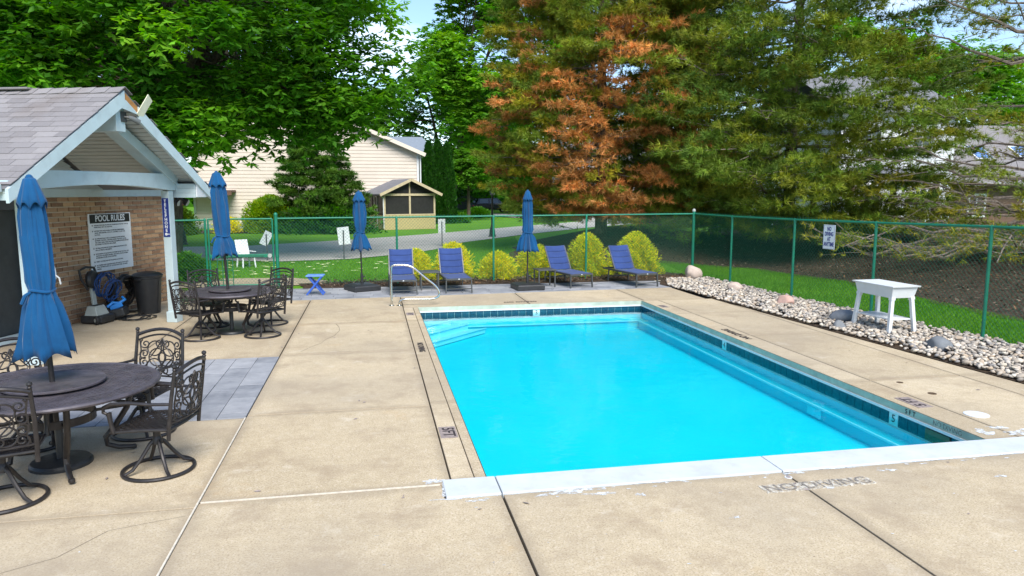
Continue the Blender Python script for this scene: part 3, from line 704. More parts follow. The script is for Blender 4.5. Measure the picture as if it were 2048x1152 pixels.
restsh.build('roof_covering', M_['shingle'], roof)['kind'] = 'stuff'
x = RX + .03
while x > -7.2:
    for s_ in (-1, 1): MB().box(slope_pt(s_, .965, x - .12, .03), (.27, .19, .010), Euler((ang if s_ < 0 else -ang, R(-3), 0)).to_matrix()).build('ridge_cap', M_['shingle'], roof)
    x -= .24
    if x < -5: break
MB().box((-3.1, MID, RV + .085), (4.2, .26, .035)).build('ridge_vent', M_['shingle'], roof, bevel=.01)
# low wing roof over the far end of the brick wall
wing = MB(); wing.add([(-1.30, .2, 2.66), (-1.30, 2.80, 2.66), (-4.3, 2.80, 3.35), (-4.3, .2, 3.35), (-7.1, 2.80, 2.66), (-7.1, .2, 2.66)], [(0, 1, 2, 3), (3, 2, 4, 5), (1, 4, 2), (5, 4, 1, 0)])
wing.build('wing_roof', M_['roof_far'], house)
for k in range(3): MB().add([(BW + .045, .1, 2.44 + .085 * k), (BW + .045, 2.6, 2.44 + .085 * k), (BW + .012, 2.6, 2.52 + .085 * k), (BW + .012, .1, 2.52 + .085 * k), (BW - .03, .1, 2.44 + .085 * k), (BW - .03, 2.6, 2.44 + .085 * k)], [(0, 1, 2, 3), (4, 5, 1, 0)]).build('wing_board', M_['soffit'], house)

def in_house(x, y, z): return Matrix.Translation(house.location) @ Matrix.Rotation(-AL, 4, 'Z') @ Vector((x, y, z))
# pool rules sign
sg = thing('rules_sign', 'white POOL RULES sign with black header on the brick wall', 'sign', in_house(BW + .022, .70, 1.43), -AL)
MB().box((0, 0, 0), (.02, 1.24, 1.10)).build('board', M_['offwhite'], sg, bevel=.003)
MB().box((.0115, 0, .455), (.004, 1.17, .165)).build('header', M_['black'], sg)
rt = (R(90), 0, R(90))
link('title_lettering', text_mesh('POOL RULES', .165, ext=.001, sx=.93, bold=.003), M_['offwhite'], sg, loc=(.0145, 0, .455), rot=rt)
rules = ['ANYONE WHO HAS OR HAS HAD DIARRHEA IN THE PAST TWO (2)\nWEEKS SHALL NOT USE THE POOL.', 'ANYONE WHO HAS AN AREA OF EXPOSED SUBEPIDERMAL\nTISSUE, OPEN BLISTERS, CUTS, ETC. IS ADVISED TO NOT USE\nTHE POOL.',
 'ALL PERSONS SHALL TAKE A CLEANSING SHOWER BEFORE\nENTERING THE POOL. A BATHER LEAVING THE POOL TO USE\nTHE TOILET SHALL TAKE ANOTHER CLEANSING SHOWER BEFORE\nRETURNING TO THE POOL ENCLOSURE.', 'SPITTING, SPOUTING OF WATER & SIMILAR BEHAVIOR IN THE\nPOOL IS STRICTLY PROHIBITED.',
 'NO RUNNING OR ROUGH PLAY IS PERMITTED IN THE POOL, ON\nRUNWAYS, ON DIVING BOARDS, ON FLOATS, ON PLATFORMS,\nIN DRESSING ROOMS, OR IN SHOWERS.', 'STREET CLOTHES ARE NOT ALLOWED IN THE POOL.', 'ALL DIAPER AGED CHILDREN SHALL USE PLASTIC PANTS WITH\nTIGHT FITTING ELASTIC AT THE LEGS AND WAIST, OR SWIM\nDIAPERS.', 'DO NOT SWIM ALONE IF POSSIBLE.']
z = .33
for r_ in rules:
    n = r_.count('\n') + 1; zc = z - (n - 1) * .0185
    me = text_mesh(r_, .033, 'LEFT', .0006, bold=.0006, space=1.12)
    w_ = max(v.co.x for v in me.vertices)
    link('rule_lettering', me, M_['black'], sg, loc=(.0115, -.48, zc), rot=rt); MB().box((.0115, -.525, z), (.003, .022, .022)).build('bullet', M_['black'], sg)
    z -= n * .037 + .034
# telephone sign on the column
tsn = thing('telephone_sign', 'narrow navy TELEPHONE sign on the porch column', 'sign', in_house(0, -.079, 1.93), -AL - R(90))
MB().box((0, 0, 0), (.008, .125, .70)).build('plate', M_['navy'], tsn, bevel=.002)
for k, ch in enumerate('TELEPHONE'): link('lettering', text_mesh(ch, .075, ext=.0008, bold=.002), M_['offwhite'], tsn, loc=(.0055, 0, .295 - k * .066), rot=rt)
ar = MB(); ar.lathe([(.026, -.0008), (.026, .0008)], 12); ar.box((0, 0, 0), (.0001, .0001, .0001)); ar.xf(Matrix.Translation((.0055, -.01, -.30)) @ Matrix.Rotation(R(90), 4, 'Y'))
ar.box((.0055, .02, -.30), (.0016, .07, .014)); ar.build('receiver_symbol', M_['offwhite'], tsn)
# flood light on the ridge block, twin flood light under the eave
M_['lampgrey'] = mat('dull_grey_metal', (.13, .14, .14), .5)
fl = thing('flood_light', 'grey flood light fixed to the block under the gable peak', 'light', in_house(.43, MID + .06, 3.55), -AL)
MB().box((.012, 0, 0), (.024, .12, .16)).build('back_plate', M_['chaise'], fl, bevel=.004); MB().tube([(.02, 0, 0), (.08, .03, -.01)], .02, 8).build('arm', M_['chaise'], fl)
MB().tube([(.07, .03, 0), (.10, .08, -.02), (.13, .15, -.05), (.14, .18, -.065)], [.025, .038, .042, .045], 12).build('lamp_head', M_['lampgrey'], fl, True)
tw2 = thing('twin_flood_light', 'dark twin flood light under the porch eave beside the column', 'light', in_house(-.02, .36, 2.36), -AL)
MB().box((0, 0, -.03), (.12, .10, .06)).build('junction_box', M_['plastic'], tw2, bevel=.006)
for dy in (-.10, .11):
    h_ = MB().tube([(0, dy * .3, -.06), (.02, dy * .8, -.10), (.07, dy * 1.15, -.15), (.10, dy * 1.3, -.17)], [.02, .03, .065, .075], 12).build('lamp_head', M_['plastic'], tw2, True)
    MB().lathe([(.0, 0), (.062, .004)], 12).build('lens', M_['greyplastic'], h_, loc=(.104, dy * 1.32, -.172), rot=(0, R(115), 0))
# white life ring hanging on the other column
lr = thing('life_ring', 'white life ring hanging behind the large blue umbrella', 'life ring', in_house(.13, -3.33, 1.25), -AL)
MB().tube([(0, .22 * math.cos(a), .22 * math.sin(a)) for a in np.linspace(0, 2 * math.pi, 24, endpoint=False)], .05, 10, True).build('ring', M_['white_paint'], lr, True)
MB().tube([(.04, .22, -.02), (.06, .27, -.07), (.05, .30, -.16)], .012, 6).build('rope_end', M_['white_paint'], lr)

# ------------------------------------------------------------------ things along the brick wall
def coil(mb, c, r0, r1, depth, turns, rad, axis, seed, n=18, jitter=.02, seg=6):
    q = random.Random(seed); P = []
    for k in range(int(turns * n)):
        a = 2 * math.pi * k / n; rr_ = r0 + (r1 - r0) * (q.random() if k % n == 0 else .5 + .5 * math.sin(k * .37 + seed)); x = depth * math.sin(k * .05 + seed)
        P.append(Vector((x + q.uniform(-jitter, jitter), rr_ * math.cos(a) + q.uniform(-jitter, jitter), rr_ * math.sin(a) + q.uniform(-jitter, jitter))))
    P = [axis @ p + Vector(c) for p in P]; mb.tube(P, rad, seg)
hc = thing('hose_coil', 'thick coil of black vacuum hose leaning on the brick wall', 'hose', in_house(BW + .16, .62, 0), -AL)
mb = MB()
for k in range(4): coil(mb, (.02 + .03 * k, 0, .43), .20 + .03 * k, .36, .05, 3.2, .019, Matrix.Rotation(R(12), 3, 'Y'), k * 3)
mb.build('hose_loops', M_['hose_black'], hc, True)
mb = MB(); coil(mb, (.3, -.1, .03), .15, .42, .0, 2, .014, Matrix.Rotation(R(90), 3, 'Y'), 9, jitter=.012); mb.build('loose_end', M_['hose_black'], hc, True)
pc = thing('pool_cleaner', 'pool cleaning robot on a caddy with grey power box and blue cable', 'pool cleaner', in_house(BW + .34, -.30, 0), -AL)
MB().box((.02, 0, .09), (.42, .40, .14)).build('base', M_['plastic'], pc, bevel=.03)
MB().add([(-.10, -.20, .16), (.16, -.20, .16), (.16, .14, .16), (-.10, .14, .16), (-.06, -.16, .33), (.10, -.16, .33), (.10, .10, .33), (-.06, .10, .33)], [(3, 2, 1, 0), (4, 5, 6, 7), (0, 1, 5, 4), (1, 2, 6, 5), (2, 3, 7, 6), (3, 0, 4, 7)]).build('power_box', M_['greyplastic'], pc, bevel=.012)
MB().box((.02, -.03, .332), (.09, .16, .012)).build('control_panel', M_['black'], pc)
MB().bar((-.08, .08, .28), (-.14, .08, .95), .10, .05, (1, 0, 0)).build('post', M_['greyplastic'], pc, bevel=.01)
MB().tube([(-.12, -.02, .62), (-.13, -.16, .82), (-.15, -.17, .98), (-.15, .0, 1.03), (-.15, .22, 1.0), (-.13, .26, .86), (-.12, .16, .7)], .022, 8).build('handle', M_['plastic'], pc, True)
MB().lathe([(.0, -.05), (.15, -.05), (.17, 0), (.15, .05), (0, .05)], 20).build('drum', M_['plastic'], pc, True, loc=(-.08, .06, .80), rot=(0, R(90), R(10)))
for s_ in (-1, 1): 
    wl = MB().lathe([(0, -.025), (.075, -.025), (.085, -.01), (.085, .01), (.075, .025), (0, .025)], 18).build('wheel', M_['rubber'], pc, True, loc=(.17 + .02 * s_, .34 if s_ > 0 else -.22, .085), rot=(R(90), 0, R(30 * s_)))
    MB().lathe([(0, -.028), (.035, -.028), (.035, .028), (0, .028)], 12).build('hub', M_['greyplastic'], wl)
MB().box((.14, .38, .13), (.34, .30, .16), Euler((0, R(-12), R(18))).to_matrix()).build('robot_body', M_['plastic'], pc, bevel=.03)
mb = MB(); mb.box((.10, .42, .25), (.22, .06, .09), Euler((0, R(-20), R(30))).to_matrix()); mb.tube([(.0, .30, .24), (.06, .38, .32), (.14, .46, .30), (.2, .54, .36), (.12, .58, .40)], .03, 8); mb.build('robot_handle', M_['hose_bright'], pc, True, .008)
mb = MB(); coil(mb, (-.02, .30, .72), .15, .28, .05, 5, .013, Matrix.Rotation(R(8), 3, 'Y'), 21); coil(mb, (.02, .36, .52), .12, .27, .06, 3, .012, Matrix.Rotation(R(20), 3, 'Y'), 25); mb.build('cable', M_['hose_blue'], pc, True)
mb = MB(); P = [(.3 + .22 * math.cos(a) + .02 * a, .5 + .28 * math.sin(a * 1.0), .018 + .006 * (k % 3)) for k, a in enumerate(np.linspace(0, 15, 60))]; mb.tube(P, .011, 6); mb.build('cable_on_floor', M_['hose_black'], pc, True)
bn = thing('trash_can', 'round black plastic trash can with lid standing against the brick wall', 'trash can', in_house(BW + .52, 1.28, 0), -AL)
bn.location = (-4.40, 15.38, 0)
MB().lathe([(.0, 0), (.20, 0), (.205, .02), (.26, .70), (.275, .71), (.275, .74), (.24, .74)], 28).build('body', M_['plastic'], bn, True)
MB().lathe([(.285, .735), (.29, .76), (.24, .80), (.12, .83), (0, .84)], 28).build('lid', M_['plastic'], bn, True)
for s_ in (-1, 1): MB().box((0, s_ * .295, .70), (.10, .05, .035)).build('handle', M_['plastic'], bn, bevel=.01)
MB().bar((.21, -.03, .05), (.262, -.03, .66), .02, .01).build('seam', M_['plastic'], bn)
gh = thing('garden_hose', 'flat coil of green garden hose at the brick corner', 'hose', (-4.0, 16.5, 0))
mb = MB(); P = [(.30 * math.cos(a) * (1 - .01 * a) + random.uniform(-.02, .02), .34 * math.sin(a) * (1 - .01 * a) + random.uniform(-.02, .02), .02 + .006 * a) for a in np.linspace(0, 26, 150)]; mb.tube(P, .014, 6); mb.build('loops', M_['hose_green'], gh, True)

# ------------------------------------------------------------------ cast swivel chairs
def spiral(c, r0, r1, a0, turns, n=18):
    return [(c[0] + (r0 + (r1 - r0) * k / n) * math.cos(a0 + 2 * math.pi * turns * k / n), c[1] + (r0 + (r1 - r0) * k / n) * math.sin(a0 + 2 * math.pi * turns * k / n)) for k in range(n + 1)]
def make_chair():
    c = thing('patio_chair', 'x', 'chair')
    BZ, TILT = .47, math.tan(R(9))
    def bp_(u, v): return (u, .255 + v * TILT + .045 * (1 - (u / .27) ** 2), BZ + v)        # back plane, gently dished; sitter faces -y
    # back posts with finials, arched top rail
    for s_ in (-1, 1):
        P = [(s_ * .265, .245, .36), (s_ * .268, .255, .47), (s_ * .272, .255 + .22 * TILT, .70), (s_ * .262, .255 + .47 * TILT, .95)]
        o = MB().tube(P, [.017, .018, .017, .015], 8).build('back_post', M_['bronze'], c, True)
        e = P[-1]; MB().lathe([(.012, 0), (.02, .008), (.012, .018), (.022, .032), (.018, .048), (0, .058)], 10, e).build('finial', M_['bronze'], o, True)
    P = [bp_(u, .455 + .06 * (1 - (u / .265) ** 2)) for u in np.linspace(-.262, .262, 13)]; MB().tube(P, .017, 8).build('top_rail', M_['bronze'], c, True)
    for lv, amp in ((.405, .055), (.035, .0)): MB().tube([bp_(u, lv + amp * (1 - (u / .25) ** 2)) for u in np.linspace(-.255, .255, 11)], .010, 6).build('back_rail', M_['bronze'], c, True)
    m = MB(); T = .0075
    def cur(pts, r=T): m.tube([bp_(a, b) for a, b in pts], r, 5)
    def circ(cx_, cy_, r_, n=16): m.tube([bp_(cx_ + r_ * math.cos(t), cy_ + r_ * math.sin(t)) for t in np.linspace(0, 2 * math.pi, n, endpoint=False)], T, 5, True)
    for s_ in (-1, 1):
        circ(s_ * .085, .315, .075); circ(s_ * .085, .13, .08); circ(s_ * .055, .225, .09)
        for (cx_, cy_, a0, tr_) in ((.185, .36, 1.0, -1.4), (.19, .26, -1.8, 1.4), (.19, .17, 1.8, -1.4), (.185, .085, -1.2, 1.4), (.04, .37, 2.4, 1.3), (.04, .085, -2.4, -1.3)):
            sp_ = spiral((s_ * cx_, cy_), .052, .012, a0 if s_ > 0 else math.pi - a0, tr_ * s_); cur(sp_); e = bp_(*sp_[-1]); m.lathe([(0, -.012), (.012, 0), (0, .012)], 6, e)
        cur([(s_ * .235, .05), (s_ * .215, .12), (s_ * .235, .2), (s_ * .225, .3), (s_ * .24, .4)])
        cur([(0, .06), (s_ * .05, .14), (s_ * .13, .225), (s_ * .06, .32), (0, .42)])
    circ(0, .225, .045)
    m.build('scrollwork', M_['bronze'], c, True)
    # seat: dished frame and lattice
    def sp2(x, y): return (x, y, .445 - .03 * (1 - (x / .27) ** 2) * (1 - ((y + .01) / .27) ** 2) - (.03 * max(0, (-.16 - y)) / .1))
    out = [(-.25, .25), (0, .265), (.25, .25), (.275, .0), (.28, -.22), (.16, -.275), (0, -.285), (-.16, -.275), (-.28, -.22), (-.275, 0)]
    m = MB(); m.tube([sp2(x, y) for x, y in out], .014, 7, True); m.build('seat_frame', M_['bronze'], c, True)
    m = MB()
    for s_ in (-1, 1):
        for k in np.arange(-.48, .481, .068):
            ps = []
            for t in np.linspace(-.4, .4, 12):
                x, y = t, s_ * t + k
                if abs(x) < .262 and -.27 < y < .25: ps.append(Vector(sp2(x, y)) + Vector((0, 0, .002 * s_)))
            for a_, b_ in zip(ps, ps[1:]): m.bar(a_, b_, .021, .008)
    m.build('seat_lattice', M_['bronze'], c)
    for s_ in (-1, 1):                      # arms
        P = [bp_(s_ * .268, .20), (s_ * .29, .12, .672), (s_ * .30, -.05, .685), (s_ * .30, -.20, .675), (s_ * .30, -.265, .645), (s_ * .298, -.27, .605), (s_ * .296, -.235, .585), (s_ * .295, -.215, .60)]
        a_ = MB().tube(P, [.013, .014, .016, .016, .015, .014, .013, .012], 8).build('arm', M_['bronze'], c, True)
        MB().tube([(s_ * .285, -.20, .42), (s_ * .292, -.215, .5), (s_ * .296, -.225, .60)], [.02, .017, .022], 8).build('arm_post', M_['bronze'], a_, True)
    m = MB(); m.lathe([(0, .30), (.03, .30), (.03, .40), (.06, .405), (.06, .42), (0, .42)], 14); m.box((0, .02, .405), (.2, .24, .035)); m.lathe([(0, .24), (.045, .24), (.045, .275), (.03, .31), (0, .31)], 14); m.build('swivel', M_['bronze'], c, True)
    m = MB(); m.tube([(.285 * math.cos(t), .285 * math.sin(t), .017) for t in np.linspace(0, 2 * math.pi, 32, endpoint=False)], .017, 8, True); m.build('base_ring', M_['bronze'], c, True)
    for k in range(4):
        a = R(45 + 90 * k); d = Vector((math.cos(a), math.sin(a), 0)); MB().tube([d * .02 + Vector((0, 0, .28)), d * .06 + Vector((0, 0, .245)), d * .14 + Vector((0, 0, .13)), d * .21 + Vector((0, 0, .05)), d * .285 + Vector((0, 0, .02))], [.02, .018, .016, .016, .014], 8).build('leg', M_['bronze'], c, True)
    return c
chair0 = make_chair()
T1, T2 = (-2.76, 6.82), (-2.40, 12.92); CA = 25
chairs = [((-1.87, 6.51), T1, 6, 'cast metal swivel chair on the ring base closest to the pool at the near table'),
          ((-2.30, 7.60), T1, 8, 'cast metal swivel chair on the grey pavers behind the near table'),
          ((-2.87, 6.05), T1, CA, 'cast metal swivel chair cut by the left picture edge in front of the near table'),
          ((-3.22, 7.40), T1, 5, 'cast metal swivel chair mostly hidden behind the large blue umbrella and near table'),
          ((-2.80, 12.46), T2, 8, 'cast metal swivel chair front left of the far table beside the porch column'),
          ((-1.84, 12.52), T2, -10, 'cast metal swivel chair at the front right of the far table'),
          ((-1.85, 13.66), T2, 0, 'cast metal swivel chair at the back right of the far table'),
          ((-2.86, 13.62), T2, 0, 'cast metal swivel chair behind the far table on its left, seen over the table top')]
for k, ((x, y), t, da, lab) in enumerate(chairs):
    o = chair0 if k == 0 else copy_tree(chair0)
    d = Vector((t[0] - x, t[1] - y)); o.location = (x, y, 0); o.rotation_euler = (0, 0, math.atan2(d.y, d.x) + R(90 + da)); tag(o, lab, 'chair', 'cast metal swivel chairs')

# ------------------------------------------------------------------ round cast tables
def make_table():
    t = thing('patio_table', 'x', 'table'); Rr = .82; Z = .72
    MB().tube([(Rr * math.cos(a), Rr * math.sin(a), Z - .012) for a in np.linspace(0, 2 * math.pi, 64, endpoint=False)], .020, 8, True).build('rim', M_['bronze_top'], t, True)
    m = MB()
    for r0, r1 in ((.60, .635), (.40, .43), (.77, .805)): m.lathe([(r0, Z - .014), (r0, Z), (r1, Z), (r1, Z - .014), (r0, Z - .014)], 64)
    m.build('band', M_['bronze_top'], t)
    m = MB()
    for s_ in (0, 1):
        for k in np.arange(-.80, .801, .0445):
            h = math.sqrt(max(0, .79 ** 2 - k * k))
            if h < .03: continue
            a, b_ = (k, -h), (k, h)
            if s_: a, b_ = (-h, k), (h, k)
            r2 = lambda p: (p[0] * .7071 - p[1] * .7071, p[0] * .7071 + p[1] * .7071, Z - .009 + .002 * s_); m.bar(r2(a), r2(b_), .027, .009)
    m.build('lattice_top', M_['bronze_top'], t)
    MB().tube([(.70 * math.cos(a), .70 * math.sin(a), Z - .05) for a in np.linspace(0, 2 * math.pi, 48, endpoint=False)], .018, 6, True).build('apron', M_['bronze'], t, True)
    for k in range(4):
        a = R(28 + 90 * k); d = Vector((math.cos(a), math.sin(a), 0)); z = lambda r_, h: d * r_ + Vector((0, 0, h))
        l = MB().tube([z(.62, .70), z(.60, .58), z(.55, .42), z(.44, .26), z(.36, .17), z(.37, .10), z(.46, .055), z(.58, .035)], [.024, .026, .026, .026, .025, .024, .022, .020], 9).build('leg', M_['bronze'], t, True)
        MB().lathe([(0, -.026), (.024, -.012), (.028, 0), (.024, .02), (0, .026)], 10).build('foot', M_['bronze'], l, True, loc=z(.585, .03))
    MB().lathe([(.30, .40), (.30, .47), (.285, .47), (.285, .40), (.30, .40)], 40).build('umbrella_ring', M_['bronze'], t)
    for k in range(4):
        a = R(28 + 90 * k); d = Vector((math.cos(a), math.sin(a), 0)); MB().bar(d * .29 + Vector((0, 0, .44)), d * .55 + Vector((0, 0, .44)), .02, .025).build('brace', M_['bronze'], t)
    return t
table0 = make_table(); table0.location = (*T1, 0); tag(table0, 'large round cast metal table nearest the camera at the left edge', 'table', 'round cast metal tables')
t2 = copy_tree(table0); t2.location = (*T2, 0); t2.scale = (.88, .88, 1); t2.rotation_euler = (0, 0, R(17)); tag(t2, 'round cast metal table farther off in front of the fence gate', 'table')
def tray(x, y, r_, lab):
    o = thing('lazy_susan', lab, 'tray', (x, y, .722), 0, 'round table trays')
    MB().lathe([(.05, 0), (.05, .012), (r_ * .97, .012), (r_, .02), (r_, .034), (r_ * .985, .038), (r_ * .95, .032), (.03, .032)], 48).build('plate', M_['bronze_top'], o, True)
tray(*T1, .40, 'round lazy susan tray on the near table around the umbrella pole'); tray(*T2, .34, 'round lazy susan tray on the far table around the umbrella pole')

# ------------------------------------------------------------------ closed umbrellas
def umbrella(x, y, label, top, waist, bottom, flare, shoulder, seed, tilt=(0, 0), ribs=8, pole_r=.022, hem=.05, pole_h=None, waist_r=None, spin=0):
    u = thing('patio_umbrella', label, 'umbrella', (x, y, 0), 0, 'closed blue umbrellas'); q = random.Random(seed)
    u.rotation_euler = (tilt[0], tilt[1], spin)
    MB().tube([(0, 0, .03), (0, 0, top - .03)], pole_r, 12).build('pole', M_['bronze'], u, True)
    ph = [q.uniform(.35, 1.6) for _ in range(ribs)]; sh = [q.uniform(-.35, .35) for _ in range(ribs)]; wr = waist_r or shoulder * .74
    L = top - .03
    prof = [(shoulder * .45, L - .02), (shoulder * .78, L - .16), (shoulder * 1.0, L - .30), (shoulder * 1.06, L - .45), (shoulder * 1.1, (L + waist) / 2), (shoulder * 1.0, waist + .20), (wr * 1.12, waist + .08), (wr, waist), (wr * 1.15, waist - .05)]
    n1 = 6
    for k in range(1, n1 + 1):
        t = k / n1; prof.append((wr * 1.15 + (flare - wr * 1.15) * (t ** .85), waist - .05 + (bottom - waist + .05) * t))
    def fold(r_, z, th, i):
        a = th * ribs / (2 * math.pi); k = int(a) % ribs; fr_ = a - int(a); w = 1 - abs(math.sin(math.pi * fr_)) ** .75
        amp = .30 if z > waist + .05 else (.16 if z > waist - .06 else .42)
        g = 1 + amp * (w - .35) * ph[k] + .06 * math.sin(3 * th + seed) + .05 * math.sin(z * 7 + th * 2 + seed) + .045 * math.sin(13 * th + 4 * math.sin(z * 3.1 + seed)) + .03 * math.sin(21 * th + z * 5)
        zz = z
        if i >= len(prof) - 3:
            e = (i - (len(prof) - 4)) / 3; zz = z - hem * e * (w * 1.0 - .4 + 1.1 * (sh[k] * (1 - fr_) + sh[(k + 1) % ribs] * fr_))
            g *= 1 + e * .3 * (sh[k] * (1 - fr_) + sh[(k + 1) % ribs] * fr_)
        return (r_ * g, zz)
    cp = MB(); cp.lathe(prof, ribs * 10, fold=fold); cp.f = cp.f[:-2]; can = cp.build('canopy', M_['blue'], u, True)
    sm = can.modifiers.new('thickness', 'SOLIDIFY'); sm.thickness = .004; can.data.materials.append(M_['blue_in'])
    inn = MB(); inn.lathe([(a * .93, b_ + .004) for a, b_ in prof[-5:]], ribs * 10, fold=lambda r_, z, th, i: fold(r_, z, th, i + len(prof) - 5)); inn.f = inn.f[:-2]; inn.build('lining', M_['blue_in'], u, True)
    vc = MB(); vp = [(.025, L + .025), (shoulder * .5, L + .01), (shoulder * .72, L - .06), (shoulder * 1.08, L - .17), (shoulder * 1.16, L - .21)]
    def vf(r_, z, th, i):
        a = th * ribs / (2 * math.pi); fr_ = a - int(a); return (r_ * (1 + .14 * (abs(math.sin(math.pi * fr_)) - .5) * (i / 4) + .04 * math.sin(2 * th + seed)), z + .06 * (i / 4) ** 2 * (abs(math.sin(math.pi * fr_)) - .5))
    vc.lathe(vp, ribs * 8, fold=vf); vc.f = vc.f[:-2]; v_ = vc.build('vent_cap', M_['blue'], u, True); sm = v_.modifiers.new('thickness', 'SOLIDIFY'); sm.thickness = .004
    MB().lathe([(.03, L + .0), (.032, L + .03), (.018, L + .05), (0, L + .055)], 12).build('finial', M_['blue'], u, True)
    tie = MB(); tie.tube([(wr * 1.13 * math.cos(a) * (1 + .05 * math.sin(5 * a)), wr * 1.13 * math.sin(a) * (1 + .05 * math.sin(5 * a)), waist + .012 * math.sin(a * 2)) for a in np.linspace(0, 2 * math.pi, 28, endpoint=False)], .013, 6, True)
    tie.tube([(-wr * .8, -wr * .8, waist), (-wr * 1.35, -wr * .9, waist - .03), (-wr * 1.75, -wr * .95, waist - .10)], [.012, .016, .014], 6); tie.build('tie_strap', M_['blue'], u, True)
    return u
def round_base(x, y, r_, label):
    b_ = thing('umbrella_base', label, 'umbrella base', (x, y, 0)); MB().lathe([(0, 0), (r_, 0), (r_, .025), (r_ * .93, .045), (.06, .06), (0, .06)], 40).build('weight', M_['plastic'], b_, True)
    MB().lathe([(.032, .055), (.032, .36), (.028, .37)], 14).build('sleeve', M_['plastic'], b_, True)
umbrella(*T1, 'large closed blue umbrella tied at the waist over the near table', 2.52, 1.56, 1.00, .20, .092, 3, (R(0), R(-1.3)), hem=.06, waist_r=.082, spin=R(12))
round_base(*T1, .25, 'round black umbrella base on the concrete under the near table')
umbrella(*T2, 'closed blue umbrella rising from the far round table, leaning left', 2.72, 1.66, 1.32, .185, .115, 8, (0, R(-2.6)), hem=.07, waist_r=.095)
round_base(*T2, .24, 'round black umbrella base under the far table')
umbrella(-.27, 18.0, 'closed blue umbrella on a square base left of the loungers, wide hem', 2.40, 1.42, 1.0, .22, .125, 14, (0, R(-.6)), hem=.07, pole_r=.018)
umbrella(3.75, 17.42, 'slim closed blue umbrella standing between the two pairs of loungers', 2.42, 1.40, .95, .23, .10, 23, (0, 0), ribs=12, hem=.03, pole_r=.018, waist_r=.10)
def square_base(x, y, rz, label, w=.68):
    o = thing('umbrella_base', label, 'umbrella base', (x, y, 0), rz, 'square umbrella bases'); h = w / 2
    m = MB(); L = [(h * .96, 0), (h, .02), (h, .11), (h * .94, .135), (h * .60, .165), (h * .3, .17)]
    for (a, z0), (b_, z1) in zip(L, L[1:]):
        A = [(-a, -a), (a, -a), (a, a), (-a, a)]; B = [(-b_, -b_), (b_, -b_), (b_, b_), (-b_, b_)]
        for i in range(4): j = (i + 1) % 4; m.quad((*A[i], z0), (*A[j], z0), (*B[j], z1), (*B[i], z1))
    k = h * .3; m.quad((-k, -k, .17), (k, -k, .17), (k, k, .17), (-k, k, .17)); m.build('tank', M_['plastic'], o, bevel=.008)
    s_ = MB().lathe([(.035, .165), (.035, .40), (.026, .41)], 14).build('sleeve', M_['plastic'], o, True); MB().lathe([(0, 0), (.02, 0), (.02, .05), (0, .05)], 8).build('knob', M_['plastic'], s_, loc=(.03, 0, .33), rot=(0, R(90), 0))
square_base(-.27, 18.0, R(24), 'square black umbrella base left of the loungers'); square_base(3.75, 17.42, R(6), 'square black umbrella base between the two pairs of loungers')

# ------------------------------------------------------------------ sling loungers and side tables
def make_lounger():
    o = thing('sun_lounger', 'x', 'sun lounger'); W = .30; Z = .335; ph = R(58); Y0, YH, YE = 0, 1.12, 1.75       # foot end at y=0 towards the camera
    hb = .72; top = (YH + hb * math.cos(ph), Z + hb * math.sin(ph))
    for s_ in (-1, 1):
        MB().bar((s_ * W, Y0, Z), (s_ * W, YE, Z), .035, .045).build('side_rail', M_['chaise'], o, bevel=.004)
        MB().bar((s_ * (W - .005), YH, Z + .02), (s_ * (W - .005), *top), .03, .03, (0, 0, 1)).build('back_rail', M_['chaise'], o, bevel=.003)
        for y in (.03, YE - .32): MB().bar((s_ * (W + .001), y, Z - .02), (s_ * (W + .012), y - (.02 if y < .5 else -.03), 0), .042, .028, (1, 0, 0)).build('leg', M_['chaise'], o, bevel=.003)
    MB().bar((-W, .02, Z), (W, .02, Z), .035, .04).build('foot_rail', M_['chaise'], o); MB().bar((-W, YE, Z), (W, YE, Z), .035, .04).build('head_rail', M_['chaise'], o)
    MB().bar((-W, YH + .36, .14), (W, YH + .36, .14), .03, .03).build('cross_bar', M_['chaise'], o); MB().bar((-W + .02, YH + .3, Z + .33), (W - .02, YH + .52, .33), .02, .02).build('back_prop', M_['chaise'], o)
    MB().bar((-W, .06, .10), (W, .06, .10), .02, .02).build('stretcher', M_['chaise'], o)
    def panel(pts, name):
        m = MB(); n = len(pts); 
        for x in (-W + .012, W - .012): pass
        cols = np.linspace(-W + .012, W - .012, 7); P = []
        for (y, z) in pts:
            for x in cols: P.append((x, y, z - .018 * (1 - (x / W) ** 2)))
        F = [(i * 7 + j, i * 7 + j + 1, (i + 1) * 7 + j + 1, (i + 1) * 7 + j) for i in range(n - 1) for j in range(6)]
        q = m.add(P, F).build(name, M_['sling'], o, True); s = q.modifiers.new('thickness', 'SOLIDIFY'); s.thickness = .008
    panel([(Y0 + .02 + k * (YH - .02) / 10, Z + .028) for k in range(11)], 'seat_sling')
    for k in range(4):
        t0, t1 = .01 + k * .2475, .01 + (k + 1) * .2475 - .006
        panel([(YH + hb * math.cos(ph) * t, Z + .03 + hb * math.sin(ph) * t - .006 * .5 * math.sin(math.pi * (t - t0) / (t1 - t0))) for t in np.linspace(t0, t1, 5)], 'back_sling')
    MB().box((0, -.002, Z + .003), (.03, .004, .018)).build('label_tag', M_['offwhite'], o)
    return o
lg = make_lounger()
for k, (x, y, rz, lab) in enumerate([(.69, 16.93, 0, 'blue sling lounger directly behind the pool handrail'), (2.0, 17.0, 2, 'blue sling lounger second from the handrail, in front of a yellow shrub'),
        (5.13, 17.36, 13, 'blue sling lounger right of the slim umbrella, turned beside a low side table'), (6.80, 17.19, 11, 'blue sling lounger at the right end next to the stone bed')]):
    o = lg if k == 0 else copy_tree(lg); o.location = (x, y, 0); o.rotation_euler = (0, 0, R(rz)); tag(o, lab, 'sun lounger', 'blue loungers in a row')
